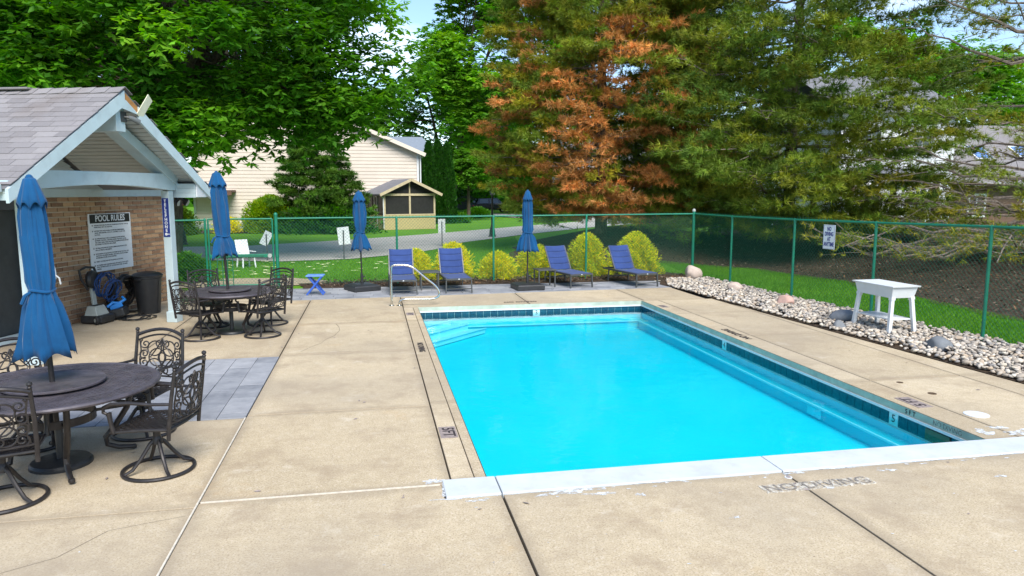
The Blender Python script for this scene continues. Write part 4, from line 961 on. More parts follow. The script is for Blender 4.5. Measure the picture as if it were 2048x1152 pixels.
def side_table(x, y, lab, rz=0):
    o = thing('side_table', lab, 'side table', (x, y, 0), rz, 'low grey side tables')
    MB().box((0, 0, .44), (.48, .48, .03)).build('top', M_['chaise'], o, bevel=.004)
    for a in (-1, 1):
        for b_ in (-1, 1): MB().box((a * .21, b_ * .21, .215), (.03, .03, .43)).build('leg', M_['chaise'], o, bevel=.002)
side_table(1.36, 17.85, 'low grey side table between the two loungers at the handrail'); side_table(4.28, 17.82, 'low grey side table between the slim umbrella and a lounger', R(4))
# small blue folding table
ft = thing('folding_table', 'small blue folding table with crossed legs beside the far paving', 'side table', (-1.33, 17.45, 0), R(-4))
tp_ = MB().box((0, 0, .45), (.40, .36, .022)).build('top', M_['bluetop'], ft, bevel=.006)
for k in range(4): MB().box((-.15 + .10 * k, 0, .4625), (.085, .34, .006)).build('slat', M_['bluetop'], tp_, bevel=.002)
for s_ in (-1, 1):
    for d in (-1, 1): MB().bar((d * -.16, s_ * (.14 - .02 * d), .44), (d * .19, s_ * (.14 - .02 * d), 0.01), .022, .04).build('leg', M_['bluepaint'], ft, bevel=.003)
for d in (-1, 1): MB().bar((d * .10, -.13, .12), (d * .10, .13, .12), .02, .035).build('stretcher', M_['bluepaint'], ft)
# pool handrail
hr = thing('pool_handrail', 'bent stainless steel handrail at the corner of the pool', 'handrail', (.37, 15.38, 0))
def smoothp(P, n=3):
    P = [Vector(p) for p in P]
    for _ in range(n):
        Q = [P[0]]
        for a, b_ in zip(P, P[1:]): Q += [a * .75 + b_ * .25, a * .25 + b_ * .75]
        P = Q + [P[-1]]
    return P
MB().tube(smoothp([(0, 0, 0), (0, 0, .5), (.0, 0, .84), (.06, -.01, .87), (.42, -.03, .86), (.70, -.05, .60), (.98, -.07, .38), (1.02, -.08, .20), (.90, -.07, .13), (.60, -.05, .135), (.28, -.03, .14), (.17, -.02, .10), (.16, -.02, 0)], 2), .024, 12).build('rail', M_['steel'], hr, True)
for x, y in ((0, 0), (.16, -.02)): MB().lathe([(.06, 0), (.06, .006), (.03, .018), (.026, .018)], 18, (x, y, .001)).build('flange', M_['steel'], hr, True)

# ------------------------------------------------------------------ white stand on the stones
st = thing('white_stand', 'white wooden stand with splayed legs and a low shelf on the stone bed', 'stand', (8.66, 10.93, .06), R(2)); st.scale = (.92, .92, .96)
hx, hy = .24, .47
def frus(mb, a0, b0, z0, a1, b1, z1):
    A = [(-a0, -b0), (a0, -b0), (a0, b0), (-a0, b0)]; B = [(-a1, -b1), (a1, -b1), (a1, b1), (-a1, b1)]
    mb.add([(*p, z0) for p in A] + [(*p, z1) for p in B], [(3, 2, 1, 0), (4, 5, 6, 7)] + [(i, (i + 1) % 4, 4 + (i + 1) % 4, 4 + i) for i in range(4)]); return mb
frus(MB(), .295, .53, .79, .30, .54, .815).build('top', M_['white_paint'], st, bevel=.004)
frus(MB(), .235, .45, .60, .265, .50, .789).build('apron', M_['white_paint'], st, bevel=.004)
for a in (-1, 1):
    for b_ in (-1, 1):
        l = MB(); l.bar((a * .205, b_ * .425, .61), (a * .265, b_ * .475, 0), .065, .065, (1, 0, 0)); l = l.build('leg', M_['white_paint'], st, bevel=.004); MB().bar((a * .2045, b_ * .4245, .615), (a * .2095, b_ * .4285, .565), .08, .08, (1, 0, 0)).build('collar', M_['white_paint'], l)
MB().box((0, 0, .22), (.46, .88, .022)).build('shelf', M_['white_paint'], st, bevel=.003)

# ------------------------------------------------------------------ chain link fences
def wire_run(mb, A, B, zb, zt, pitch=.086, r=.0025, spikes=True):
    """diamond mesh from crossing wires between plan points A and B"""
    A = Vector((*A, 0)); B = Vector((*B, 0)); d = B - A; L = d.length; d.normalize(); nrm = Vector((-d.y, d.x, 0)); H = zt - zb
    for s_ in (-1, 1):
        k = -H if s_ > 0 else 0
        while k < L + (0 if s_ > 0 else H):
            t0, z0, t1, z1 = (k, 0, k + H, H) if s_ > 0 else (k, 0, k - H, H)
            def clip(t0, z0, t1, z1):
                sl_ = (z1 - z0) / (t1 - t0)
                if t0 < 0: z0 += -t0 * sl_; t0 = 0
                if t0 > L: z0 += (L - t0) * sl_; t0 = L
                if t1 < 0: z1 += -t1 * sl_; t1 = 0
                if t1 > L: z1 += (L - t1) * sl_; t1 = L
                return t0, z0, t1, z1
            t0, z0, t1, z1 = clip(t0, z0, t1, z1)
            if abs(z1 - z0) > .03:
                off = nrm * (.002 * s_ + .034); mb.tube([A + d * t0 + off + Vector((0, 0, zb + z0)), A + d * t1 + off + Vector((0, 0, zb + z1))], r, 3, cap=False)
            k += pitch
    if spikes:
        k = pitch / 2
        while k < L: 
            for s_ in (-1, 1): mb.tube([A + d * k + nrm * .034 + Vector((0, 0, zt)), A + d * (k + s_ * .012) + nrm * .034 + Vector((0, 0, zt + .042))], r * 1.15, 3, cap=False)
            k += pitch
def fence(label, pts, posts, tall=()):
    """pts: plan points with top heights; posts: list of (x,y,top)"""
    o = thing('chain_link_fence', label, 'fence', (pts[0][0], pts[0][1], 0)); O = Vector((pts[0][0], pts[0][1], 0))
    for k, (x, y, z) in enumerate(posts):
        big = k in tall; r_ = .042 if big else .028; h = z + (.07 if big else -.02)
        p = MB().tube([Vector((x, y, -.1)) - O, Vector((x, y, h)) - O], r_, 12).build('post', M_['green'], o, True)
        MB().lathe([(r_ * 1.12, -.03), (r_ * 1.15, .01), (r_ * .9, .03), (r_ * .5, .045), (0, .05)], 12, Vector((x, y, h)) - O).build('post_cap', M_['greyplastic'] if k == 4 and 'corner' in label else M_['green'], p, True)
        for zz in (.35, .75, 1.15, 1.5): MB().lathe([(r_ * 1.13, zz), (r_ * 1.13, zz + .02)], 12, Vector((x, y, 0)) - O).build('tie_band', M_['green'], p)
    for a, b_ in zip(pts, pts[1:]):
        MB().tube([Vector((*a[:2], a[2])) - O, Vector((*b_[:2], b_[2])) - O], .022, 10).build('top_rail', M_['green'], o, True)
    m = MB(); N = 4
    for a, b_ in zip(pts, pts[1:]):
        a = Vector(a); b_ = Vector(b_); n = max(1, int((b_ - a).length / 1.2))
        for i in range(n):
            p, q = a.lerp(b_, i / n), a.lerp(b_, (i + 1) / n); wire_run(m, (p.x - O.x, p.y - O.y), (q.x - O.x, q.y - O.y), .04, (p.z + q.z) / 2 + .01)
    m.build('wire_mesh', M_['wire'], o)
    return o
FY = 19.15
fl_ = lambda x: FY + .012 * (x - 3); fz = lambda x: 1.735 + .004 * (x - 0)
fence('green chain link fence along the far side behind the loungers, up to the corner post', [(-2.37, fl_(-2.37), fz(-2.37)), (8.98, 19.3, 1.77)],
      [(-2.37, fl_(-2.37), 1.76), (.63, fl_(.6), fz(.6)), (3.19, fl_(3.2), fz(3.2)), (5.78, fl_(5.8), fz(5.8)), (8.98, 19.3, 1.80)], tall=(0, 4))
fence('green chain link fence run between the gate and the pool house', [(-6.4, 18.9, 1.67), (-4.05, fl_(-4.05), 1.70)], [(-6.4, 18.9, 1.67), (-4.05, fl_(-4.05), 1.72)])
rp = [(9.0, 19.3), (9.06, 17.2), (9.16, 14.55), (9.42, 12.25), (9.66, 9.87), (9.88, 7.4), (10.1, 4.9), (10.3, 2.4), (10.5, 0)]; rz_ = [1.77, 1.765, 1.785, 1.81, 1.845, 1.87, 1.88, 1.88, 1.88]
fence('green chain link fence running along the stone bed on the right', [(x, y, z) for (x, y), z in zip(rp, rz_)], [(x, y, z) for (x, y), z in zip(rp[1:], rz_[1:])])
# gate with push bar
gt_ = thing('fence_gate', 'green chain link gate with push bar beside the thick gate post', 'gate', (-3.98, fl_(-3.98), 0), math.atan2(fl_(-2.45) - fl_(-3.98), 1.53))
m = MB(); W_ = 1.52
for a, b_ in (((0, 0, .06), (0, 0, 1.72)), ((W_, 0, .06), (W_, 0, 1.72)), ((0, 0, 1.72), (W_, 0, 1.72)), ((0, 0, .06), (W_, 0, .06))): m.tube([a, b_], .021, 10)
m.build('frame', M_['green'], gt_, True); m = MB(); wire_run(m, (0, -.03), (W_, -.03), .06, 1.72, spikes=False); m.build('wire_mesh', M_['wire'], gt_)
b_ = MB().box((W_ / 2, -.04, .80), (W_ - .04, .05, .09)).build('push_bar', M_['green'], gt_, bevel=.006); MB().box((W_ / 2, -.07, .80), (W_ * .7, .03, .05)).build('push_plate', M_['wire'], b_)
MB().lathe([(0, -.03), (.05, -.03), (.055, .0), (.05, .03), (0, .03)], 14).build('lock', M_['greyplastic'], gt_, True, loc=(W_ - .08, -.07, .80), rot=(R(90), 0, 0))
m = MB(); [m.tube([(x, -.05, .02), (x, -.05, .78)], .011, 6) for x in (.18, .30, .42, .54)]; [m.tube([(.18, -.05, z), (.54, -.05, z)], .009, 6) for z in (.2, .45, .7)]; m.build('reach_guard', M_['wire'], gt_)
# no diving sign on the right fence
nd = thing('no_diving_sign', 'white NO DIVING AT ANYTIME sign hanging on the right fence', 'sign', (9.30 - .05, 13.42, 1.47), math.atan2(12.25 - 14.55, 9.42 - 9.16) + R(90) - R(90))
MB().box((0, -.012, 0), (.34, .006, .50)).build('plate', M_['offwhite'], nd, bevel=.01)
m = MB(); 
for a, b_ in (((-.158, -.238), (.158, -.238)), ((-.158, .238), (.158, .238)), ((-.158, -.238), (-.158, .238)), ((.158, -.238), (.158, .238))): m.bar((a[0], -.0155, a[1]), (b_[0], -.0155, b_[1]), .002, .006, (0, 1, 0))
m.build('border', M_['ink'], nd)
for k, (tx, s_) in enumerate((('NO', .8), ('DIVING', .8), ('AT', .8), ('ANYTIME', .74))): link('lettering', text_mesh(tx, .115, ext=.0008, sx=s_ * .8, bold=.004), M_['ink'], nd, loc=(0, -.0165, .165 - k * .105), rot=(R(90), 0, 0))

# ------------------------------------------------------------------ stone bed
def icos(sub):
    bm = bmesh.new(); bmesh.ops.create_icosphere(bm, subdivisions=sub, radius=1); V = np.array([v.co[:] for v in bm.verts]); F = np.array([[v.index for v in f.verts] for f in bm.faces]); bm.free(); return V, F
def rockv(sub, rough, seed, sq=(1, 1, .6)):
    V, F = icos(sub); q = np.random.default_rng(seed); D = q.normal(size=(7, 3)); D /= np.linalg.norm(D, axis=1)[:, None]; V = V.copy()
    for d, c in zip(D, q.uniform(.55, .95, 7)):                       # flatten some sides
        t = V @ d; V -= np.where(t > c, t - c, 0)[:, None] * d
    V *= (1 + rough * np.sin(V @ (D[0] * 4) + seed))[:, None]; return V * np.array(sq), F
sb = sheet('stone_bed', [(7.42, 17.0), (rx(12), 12), (rx(7.5), 7.5), (8.9, 5.46), (8.97, 2), (10.4, 2), (9.9, 7.4), (9.7, 9.87), (9.45, 12.3), (9.2, 14.5), (9.1, 17.2), (9.0, 18.4), (7.7, 18.5), (7.3, 17.6)], M_['mulch'], .02)
variants = [rockv(1, .10, s) for s in range(9)] ; vmesh = []
for V_, F_ in variants:
    me = bpy.data.meshes.new('stone'); me.from_pydata(V_.tolist(), [], F_.tolist()); me.polygons.foreach_set('use_smooth', [True] * len(me.polygons)); me.materials.append(M_['stone']); vmesh.append(me)
def bed_r(y): return np.interp(y, [2, 7.4, 9.87, 12.3, 14.5, 17.2, 18.4], [10.4, 9.95, 9.74, 9.48, 9.22, 9.12, 9.02])
def bed_l(y): return np.where(y > 17.2, 7.35 + (y - 17.2) * .35, np.where(y < 5.8, 8.95, 8.02 - (y - 7.49) * .067))
ST = []
for k in range(6600):
    y = rng.uniform(3.5, 18.4); l, r_ = float(bed_l(y)), float(bed_r(y)); x = rng.uniform(l + .03, r_); s_ = rng.uniform(.024, .052) * (1.35 if rng.random() < .1 else 1)
    ST.append((x, y, .03 + rng.uniform(0, .055) * min(1, (x - l) / .3 + .3), s_))
dist = [(p[3] / math.hypot(p[0], p[1])) if p[1] > 6.9 else 0 for p in ST]; order = np.argsort(dist)[::-1]
VV, FF = [], []; off = 0
for rank, i in enumerate(order):
    x, y, z, s_ = ST[i]; e = Euler((rng.uniform(-.5, .5), rng.uniform(-.5, .5), rng.uniform(0, 6.28))); k = int(rng.integers(9)); sx_ = rng.uniform(.9, 1.45)
    if rank < 300:
        o = bpy.data.objects.new('stone', vmesh[k]); COL.objects.link(o); o.parent = sb; o.location = (x, y, z); o.rotation_euler = e; o.scale = (s_ * sx_, s_, s_)
    else:
        V_, F_ = variants[k]; Mx = np.array(e.to_matrix()); VV.append((V_ * np.array([s_ * sx_, s_, s_])) @ Mx.T + np.array([x, y, z])); FF.append(F_ + off); off += len(V_)
o = mesh_np('pebbles', np.concatenate(VV), np.concatenate(FF), M_['stone'], sb, smooth=True); o['kind'] = 'stuff'
for k, (x, y, s_, m_, lab) in enumerate([(8.55, 18.35, (.27, .24, .26), 'boulder_pale', 'large pale rounded boulder at the fence corner end of the stone bed'), (8.62, 16.1, (.24, .2, .13), 'boulder_pale', 'low pale boulder half buried in the far stones'),
        (8.52, 13.75, (.2, .17, .14), 'boulder_pink', 'pinkish boulder in the middle of the stone bed'), (8.5, 11.82, (.25, .18, .15), 'boulder_grey', 'dark grey boulder just beyond the white stand'),
        (7.98, 11.15, (.13, .11, .10), 'boulder_grey', 'small grey boulder at the deck edge near the white stand'), (8.42, 9.42, (.24, .19, .12), 'boulder_grey', 'smooth grey boulder nearer the camera than the white stand')]):
    V_, F_ = rockv(3, .05, 40 + k, (1, 1, 1)); o = mesh_np('boulder', V_ * np.array(s_), F_, M_[m_], smooth=True); o.location = (x, y, s_[2] * .5 + .03); o.rotation_euler = (.1, .1, k); tag(o, lab, 'boulder', 'boulders in the stone bed')

# ------------------------------------------------------------------ foliage helpers
def unit(a): return a / np.maximum(np.linalg.norm(a, axis=-1, keepdims=True), 1e-9)
def leaf_mesh(name, P, D, L, W, Cc, m, parent, up=None, fold=.18):
    """diamond leaves: base P, direction D, length L, width W, colour Cc"""
    n = len(P); D = unit(D); U = rng.normal(size=(n, 3)) * .35 + (np.array([0, 0, 1.0]) if up is None else up); S = unit(np.cross(D, U)); N = np.cross(S, D)
    L = np.broadcast_to(L, n)[:, None]; W = np.broadcast_to(W, n)[:, None]
    V = np.empty((n, 4, 3)); V[:, 0] = P; V[:, 1] = P + D * L * .45 + S * W * .5 - N * W * fold; V[:, 2] = P + D * L; V[:, 3] = P + D * L * .45 - S * W * .5 - N * W * fold
    b = np.arange(n)[:, None] * 4; F = np.concatenate([b + np.array([0, 1, 2]), b + np.array([0, 2, 3])]); C = np.repeat(Cc, 4, axis=0)
    return mesh_np(name, V.reshape(-1, 3), F, m, parent, C)
def jit(base, n, hv=.18, vv=.25):
    """colour variation: base (n,3) or (3,)"""
    c = np.broadcast_to(np.asarray(base, float), (n, 3)).copy(); c *= (1 + rng.uniform(-vv, vv, (n, 1))); c[:, 0] *= 1 + rng.uniform(-hv, hv, n); c[:, 2] *= 1 + rng.uniform(-hv, hv, n); return np.clip(c, 0, 1)
def limb(mb, a, b, r0, r1, n=6, bend=.12, seg=5):
    a = Vector(a); b = Vector(b); L = (b - a).length; P = []; side = Vector((random.uniform(-1, 1), random.uniform(-1, 1), random.uniform(-.2, .6))) * L * bend
    for k in range(n + 1):
        t = k / n; P.append(a.lerp(b, t) + side * math.sin(math.pi * t) * .6)
    mb.tube(P, [r0 + (r1 - r0) * k / n for k in range(n + 1)], seg); return P
def broadleaf(name, label, x, y, center, radii, nclump, nspray, cols, leaf=(.2, .1), trunk_r=.28, clump_r=(1.0, 1.8), lean=0, seed=0, cat='tree', group=None, low=-1.0, droop=-.35, fill=.38, extra=()):
    random.seed(seed); global rng; rng = np.random.default_rng(seed + 100)
    z0 = float(terr(x, y)); o = thing(name, label, cat, (x, y, z0), 0, group); O = np.array([x, y, z0]); C = np.array(center) - O; Rr = np.array(radii)
    d = unit(rng.normal(size=(nclump * 3, 3))); d = d[d[:, 2] > low][:nclump]; rad = rng.uniform(.55, 1.0, len(d)) ** .6
    cl = C + d * Rr * rad[:, None]
    if len(extra): cl = np.concatenate([cl, np.array(extra) - O])
    cr_ = rng.uniform(*clump_r, len(cl)); base = np.array(cols)[rng.integers(len(cols), size=len(cl))] * rng.uniform(.8, 1.2, (len(cl), 1))
    t = MB(); top = C + np.array([0, 0, Rr[2] * .35]); fork = np.array([C[0] * .3, C[1] * .3, max(C[2] - Rr[2] * .75, 1.4)])
    limb(t, (0, 0, -.1), fork, trunk_r * 1.25, trunk_r * .85, 6, .04, 10); main = []
    for k in range(7):
        e = C + unit(rng.normal(size=3) + np.array([0, 0, .5])) * Rr * .55; main.append(limb(t, fork, e, trunk_r * .55, trunk_r * .16, 7, .12, 7))
    for k in range(len(cl)):
        ml = random.choice(main); s_ = min(ml, key=lambda p: (p - Vector(cl[k])).length); limb(t, s_, cl[k], trunk_r * .13, .012, 5, .16, 4)
    t.build('trunk', M_['bark'], o, True)
    n = nspray * len(cl); ci = np.repeat(np.arange(len(cl)), nspray); sd = unit(rng.normal(size=(n, 3)) + np.array([0, 0, .35])); inner = rng.random(n) < fill
    sr = np.where(inner, rng.uniform(.15, .8, n), rng.uniform(.8, 1.05, n)); P = cl[ci] + sd * (cr_[ci] * sr)[:, None] * np.array([1, 1, .62]); k = 6
    az = rng.uniform(0, 6.28, n)[:, None] + np.arange(k) * 2 * math.pi / k + rng.normal(0, .25, (n, k)); el = rng.normal(droop, .28, (n, k))
    D = np.stack([np.cos(az) * np.cos(el), np.sin(az) * np.cos(el), np.sin(el)], -1) + sd[:, None, :] * .25
    cc = jit(base[ci], n, .12, .2); cc = np.repeat(cc, k, 0); cc = cc * rng.uniform(.85, 1.15, (len(cc), 1))
    L = rng.uniform(.75, 1.25, n * k) * leaf[0]
    leaf_mesh('crown', np.repeat(P, k, 0) + rng.normal(0, .03, (n * k, 3)), D.reshape(-1, 3), L, L * leaf[1] / leaf[0], np.clip(cc, 0, 1), M_['leaf'], o)
    return o
def pine(name, label, x, y, height, zlow, rmax, cols, seed, nbr=150, ntw=15, ntuft=6, nned=11, ned=.16, trunk_r=.24, droop=-.05, taper=.75, bare=0.0, azr=(0, 6.283), colfun=None, group=None, wide=.016, keep=None, zpow=1.55, lmin=.25, rise=.10, shell=0, sl=(.7, 1.5), stf=34, fac=115, top=None, limbs=()):
    random.seed(seed); global rng; rng = np.random.default_rng(seed + 500)
    z0 = float(terr(x, y)) - .05; o = thing(name, label, 'tree', (x, y, z0), 0, group); t = MB(); limb(t, (0, 0, 0), (random.uniform(-.3, .3), random.uniform(-.3, .3), height), trunk_r, .04, 10, .01, 9); t.build('trunk', M_['bark'], o, True)
    br = MB(); TP, TD, TC = [], [], []
    for b in range(nbr + len(limbs)):
        f = ((b + random.random()) / nbr) ** zpow; z = zlow + (height - zlow) * f; az = random.uniform(*azr); env = rmax * (1 - f ** 1.5 * taper) * (.55 + .45 * min(1, f * 4 + .45)); L = env * random.uniform(.62, 1.08); L = max(L, lmin)
        if b >= nbr: az, z, L, lsag, ldead = limbs[b - nbr]
        elif keep and not keep(az, z): continue
        dx, dy = math.cos(az), math.sin(az); r0 = .012 + .009 * L; pth = []; sag = random.uniform(-.12, .02) + droop; nb = 8
        if b >= nbr: sag = lsag
        wob = random.uniform(-.15, .15)
        for k in range(nb + 1):
            u = k / nb; a = az + wob * u; pth.append(Vector((math.cos(a) * L * u, math.sin(a) * L * u, z + L * (sag * u + (rise + .12 * random.random()) * u * u) + random.uniform(-.02, .02) * L)))
        br.tube(pth, [r0 * (1 - .85 * k / nb) for k in range(nb + 1)], 5, cap=False)
        bc = np.array(colfun(az, z, f, L) if colfun else random.choice(cols)) * random.uniform(.8, 1.2); dead = random.random() < bare if b < nbr else ldead
        for w in range(ntw):
            u = .22 + .78 * (w + random.random()) / ntw; i = min(int(u * nb), nb - 1); p = pth[i].lerp(pth[i + 1], u * nb - i); sgn = 1 if w % 2 else -1; a2 = az + sgn * random.uniform(.5, 1.05); tl = (1 - u * .55) * L * random.uniform(.18, .34)
            q = p + Vector((math.cos(a2) * tl, math.sin(a2) * tl, tl * random.uniform(-.18, .30))); br.tube([p, p.lerp(q, .5) + Vector((0, 0, tl * .04)), q], [.009, .006, .003], 3, cap=False)
            dr = unit(np.array(q - p))
            if dead:
                for s_ in range(3): e = p.lerp(q, random.uniform(.4, 1)); br.tube([e, e + Vector((random.uniform(-.2, .2), random.uniform(-.2, .2), random.uniform(-.15, .15)))], [.005, .002], 3, cap=False)
                if random.random() < .8: continue
            for s_ in range(ntuft):
                v = .25 + .78 * (s_ + random.random()) / ntuft; e = np.array(p.lerp(q, min(v, 1))) + rng.normal(0, .045, 3); TP.append(e); TD.append(dr + rng.normal(0, .35, 3) + np.array([0, 0, .25])); TC.append(bc * rng.uniform(.72, 1.3))
    to_cam = math.atan2(-y, -x)
    for b in range(shell):                       # outer sprays: short drooping fans all over the crown surface
        f = random.random() ** 1.15 * ((top or height) - zlow) / (height - zlow); z = zlow + (height - zlow) * f; az = to_cam + R(random.uniform(-fac, fac))
        rr_ = rmax * (1 - f ** 1.5 * taper) * (.72 + .28 * min(1, f * 7)) * (1 - .55 * random.random() ** 1.8) * (1 + .10 * math.sin(az * 5 + z * 1.3 + seed) + .06 * math.sin(z * 3.3 + az * 3))
        if keep and not keep(az, z): continue
        L = random.uniform(*sl); a = az + random.uniform(-.5, .5); d = np.array([math.cos(a), math.sin(a), random.uniform(-.22, .28)]); sd = np.array([-math.sin(a), math.cos(a), 0.0]); E = np.array([math.cos(az) * rr_, math.sin(az) * rr_, z + random.uniform(-.2, .2)]); B = E - d * L * .7
        if random.random() < .5: br.tube([Vector(B - d * L * .3), Vector(B + d * L * .4), Vector(E)], [.016, .010, .004], 3, cap=False)
        bc = np.array(colfun(az, z, f, L) if colfun else random.choice(cols)) * random.uniform(.72, 1.25)
        u = rng.uniform(0, 1, stf) ** .8; sg = rng.choice([-1, 1], stf); w = rng.uniform(0, .55, stf) * L * (1.05 - u * .75); e = B + d * (L * u)[:, None] + sd * (sg * w)[:, None] + np.stack([np.zeros(stf), np.zeros(stf), -.10 * w + rng.normal(0, .05, stf)], -1)
        TP += list(e); TD += list(d * .9 + sd * (sg * .7)[:, None] + np.array([0, 0, .22]) + rng.normal(0, .22, (stf, 3))); TC += list(bc * rng.uniform(.78, 1.25, (stf, 1)))
    br.build('branches', M_['twig'], o)
    TP, TD, TC = np.array(TP), unit(np.array(TD)), np.array(TC); n = len(TP)
    D = TD[:, None, :] + rng.normal(0, .62, (n, nned, 3)); P = np.repeat(TP, nned, 0); L = rng.uniform(.65, 1.15, n * nned) * ned
    D = unit(D.reshape(-1, 3)); S = unit(np.cross(D, rng.normal(size=(n * nned, 3)))) * wide * .5
    V = np.empty((n * nned, 3, 3)); V[:, 0] = P - S; V[:, 1] = P + S; V[:, 2] = P + D * L[:, None]
    C = np.clip(np.repeat(jit(TC, n, .12, .15), nned, 0), 0, 1); mesh_np('needles', V.reshape(-1, 3), np.arange(n * nned * 3).reshape(-1, 3), M_['needle'], o, np.repeat(C, 3, 0))
    return o
G1, G2, G3, G4 = (.070, .215, .012), (.11, .29, .016), (.165, .37, .022), (.058, .18, .014)
broadleaf('maple_tree', 'big spreading green maple behind the pool house at the left', -7.0, 27.0, (-6.2, 26, 8.6), (7.4, 5.2, 5.6), 150, 110, (G1, G2, G2, G3, G4), (.27, .125), .36, (.95, 1.6), seed=2, low=-.85,
    extra=[(-6.3, 24.2, 4.1), (-5.7, 24.0, 3.75), (-4.7, 24.2, 3.95), (-5.3, 24.6, 4.3), (-4.2, 24.4, 4.6), (-3.2, 24.6, 4.9), (-2.3, 24.8, 4.7), (-1.3, 25, 4.6), (-.4, 25.2, 4.9), (.3, 25.4, 5.6), (.9, 25.6, 6.6), (-4.8, 25, 5.6), (-3.4, 25, 6.2), (-2, 25.2, 6.3), (-.8, 25.4, 6.6), (-1.6, 24.8, 8.0), (-3, 24.4, 7.6), (-4.6, 24, 7.4)])
broadleaf('maple_tree', 'darker green tree rising behind the big maple at the far left', -19, 33, (-17, 32, 9), (8, 6, 7.5), 90, 70, (G4, G1), (.34, .16), .4, (1.3, 2.2), seed=3)
broadleaf('maple_tree', 'dark tree crown filling the sky behind the beige house roof', -12, 64, (-11, 64, 16), (8.5, 6, 9), 90, 75, (G4, G1, (.045, .14, .03)), (.5, .22), .4, (1.6, 2.8), seed=4)
broadleaf('shade_tree', 'bright green tree with dark limbs between the sky gap and the orange pine', 7.4, 72, (12.4, 70, 17.0), (7.4, 5.0, 11.5), 130, 95, (G2, G3, (.20, .42, .03)), (.5, .24), .32, (1.4, 2.7), seed=5, low=-.9)
broadleaf('shade_tree', 'pale green tree far behind the beige house roof', 8, 84, (8, 84, 9), (9, 6, 8.5), 80, 70, ((.085, .21, .03), (.12, .27, .03), G2), (.55, .28), .4, (1.6, 3), seed=6)
broadleaf('shade_tree', 'green tree beyond the parked car behind the orange pine', 22, 95, (22, 95, 9), (12, 6, 9), 80, 60, (G2, G1), (.65, .32), .4, (2, 3.6), seed=16)
broadleaf('shade_tree', 'bright green tree right of the green pine behind the grey roof', 29, 40, (28.5, 40, 8.6), (4.2, 4, 4.6), 70, 70, ((.10, .27, .014), G3), (.32, .15), .3, (1.0, 1.8), seed=7)
broadleaf('shade_tree', 'sunlit green tree at the far right behind the white house', 41, 46, (40.5, 45, 7.6), (6.5, 5, 4.2), 80, 70, ((.11, .27, .02), G3), (.36, .17), .3, (1.2, 2.2), seed=8)
broadleaf('shade_tree', 'green tree far left beyond the road', -32, 60, (-31, 60, 9), (10, 7, 9), 70, 60, (G1, G2), (.55, .26), .4, (1.8, 3), seed=9)
broadleaf('ornamental_tree', 'small layered light green tree beside the arborvitae', 7.9, 60, (7.9, 60, 3.9), (2.6, 2.2, 2.0), 46, 70, ((.075, .20, .015), (.11, .26, .02), G2), (.24, .12), .14, (.5, .9), seed=10, low=-.6)

OR1, OR2, OR3 = (.66, .31, .095), (.54, .24, .07), (.38, .18, .06); OL = (.19, .22, .018); PG = (.14, .21, .022); PG2 = (.22, .27, .026); PG3 = (.095, .165, .022)
def orange(az, z, f, L):
    r_ = random.random(); s_ = math.sin(az - math.atan2(-26.6, -8.6)); p = (.80 if -.5 < s_ < .62 else .25) if z < 6.3 + 1.0 * math.sin(az * 3) else .16
    if r_ < p: return random.choice((OR1, OR2, OR2, OR3))
    return random.choice((OL, PG2, (.26, .24, .016), PG))
pine('dying_pine', 'dying pine with rusty orange needles on the mulch mound', 8.6, 26.6, 16, .7, 4.5, None, 21, 110, 16, 6, 11, .22, colfun=orange, taper=.5, droop=-.10, wide=.024, shell=760, top=11)
pine('green_pine', 'broad green pine with long layered branches behind the right fence', 15.2, 24.6, 17, .6, 6.6, (PG, PG2, PG3, PG, (.20, .23, .02)), 22, 130, 18, 6, 11, .23, droop=-.08, taper=.5, bare=.03, wide=.024, shell=1250, sl=(.8, 1.8), top=11, keep=lambda az, z: not (math.cos(az) > .35 and 1.2 < z < 8.5 and random.random() < .8))
pine('green_pine', 'dark olive pine standing between the orange pine and the broad green pine', 13.6, 33, 19, 1.5, 5.5, (PG3, PG, (.20, .16, .02)), 23, 90, 14, 6, 10, .27, droop=-.05, taper=.5, wide=.032, shell=520, sl=(.9, 1.8), top=14)
pine('sparse_pine', 'sparse pine with bare grey twigs at the right picture edge', 19.4, 17.4, 11, .35, 6.0, (PG2, OL, (.26, .24, .016), PG), 24, 120, 14, 5, 11, .18, droop=-.04, taper=.25, bare=.3, wide=.016, shell=150, sl=(.6, 1.2), stf=24, limbs=[(R(176), .7, 8.2, -.18, False), (R(184), .4, 7.6, -.16, False), (R(192), .6, 8.0, -.17, False), (R(200), .5, 7.0, -.18, False), (R(207), .8, 7.2, -.2, False), (R(188), 1.1, 7.4, -.2, False), (R(196), .3, 7.6, -.14, False), (R(214), .5, 6.4, -.15, False),
     (R(186), 6.0, 6.4, -.02, True), (R(198), 6.6, 5.6, -.04, True), (R(178), 5.2, 6.0, -.02, True), (R(206), 5.4, 5.5, -.02, True), (R(192), 7.0, 6.2, -.02, True)], keep=lambda az, z: not (z > 4.2 and random.random() < .72))
pine('spruce_tree', 'dark green spruce growing in front of the beige house', -3.2, 46.0, 6.9, .3, 3.3, ((.07, .165, .016), (.09, .19, .018), (.05, .135, .016)), 25, 130, 12, 6, 9, .26, trunk_r=.14, droop=-.12, taper=.95, wide=.04, lmin=.5, shell=260, sl=(.6, 1.1))
random.seed(4); rng = np.random.default_rng(77)
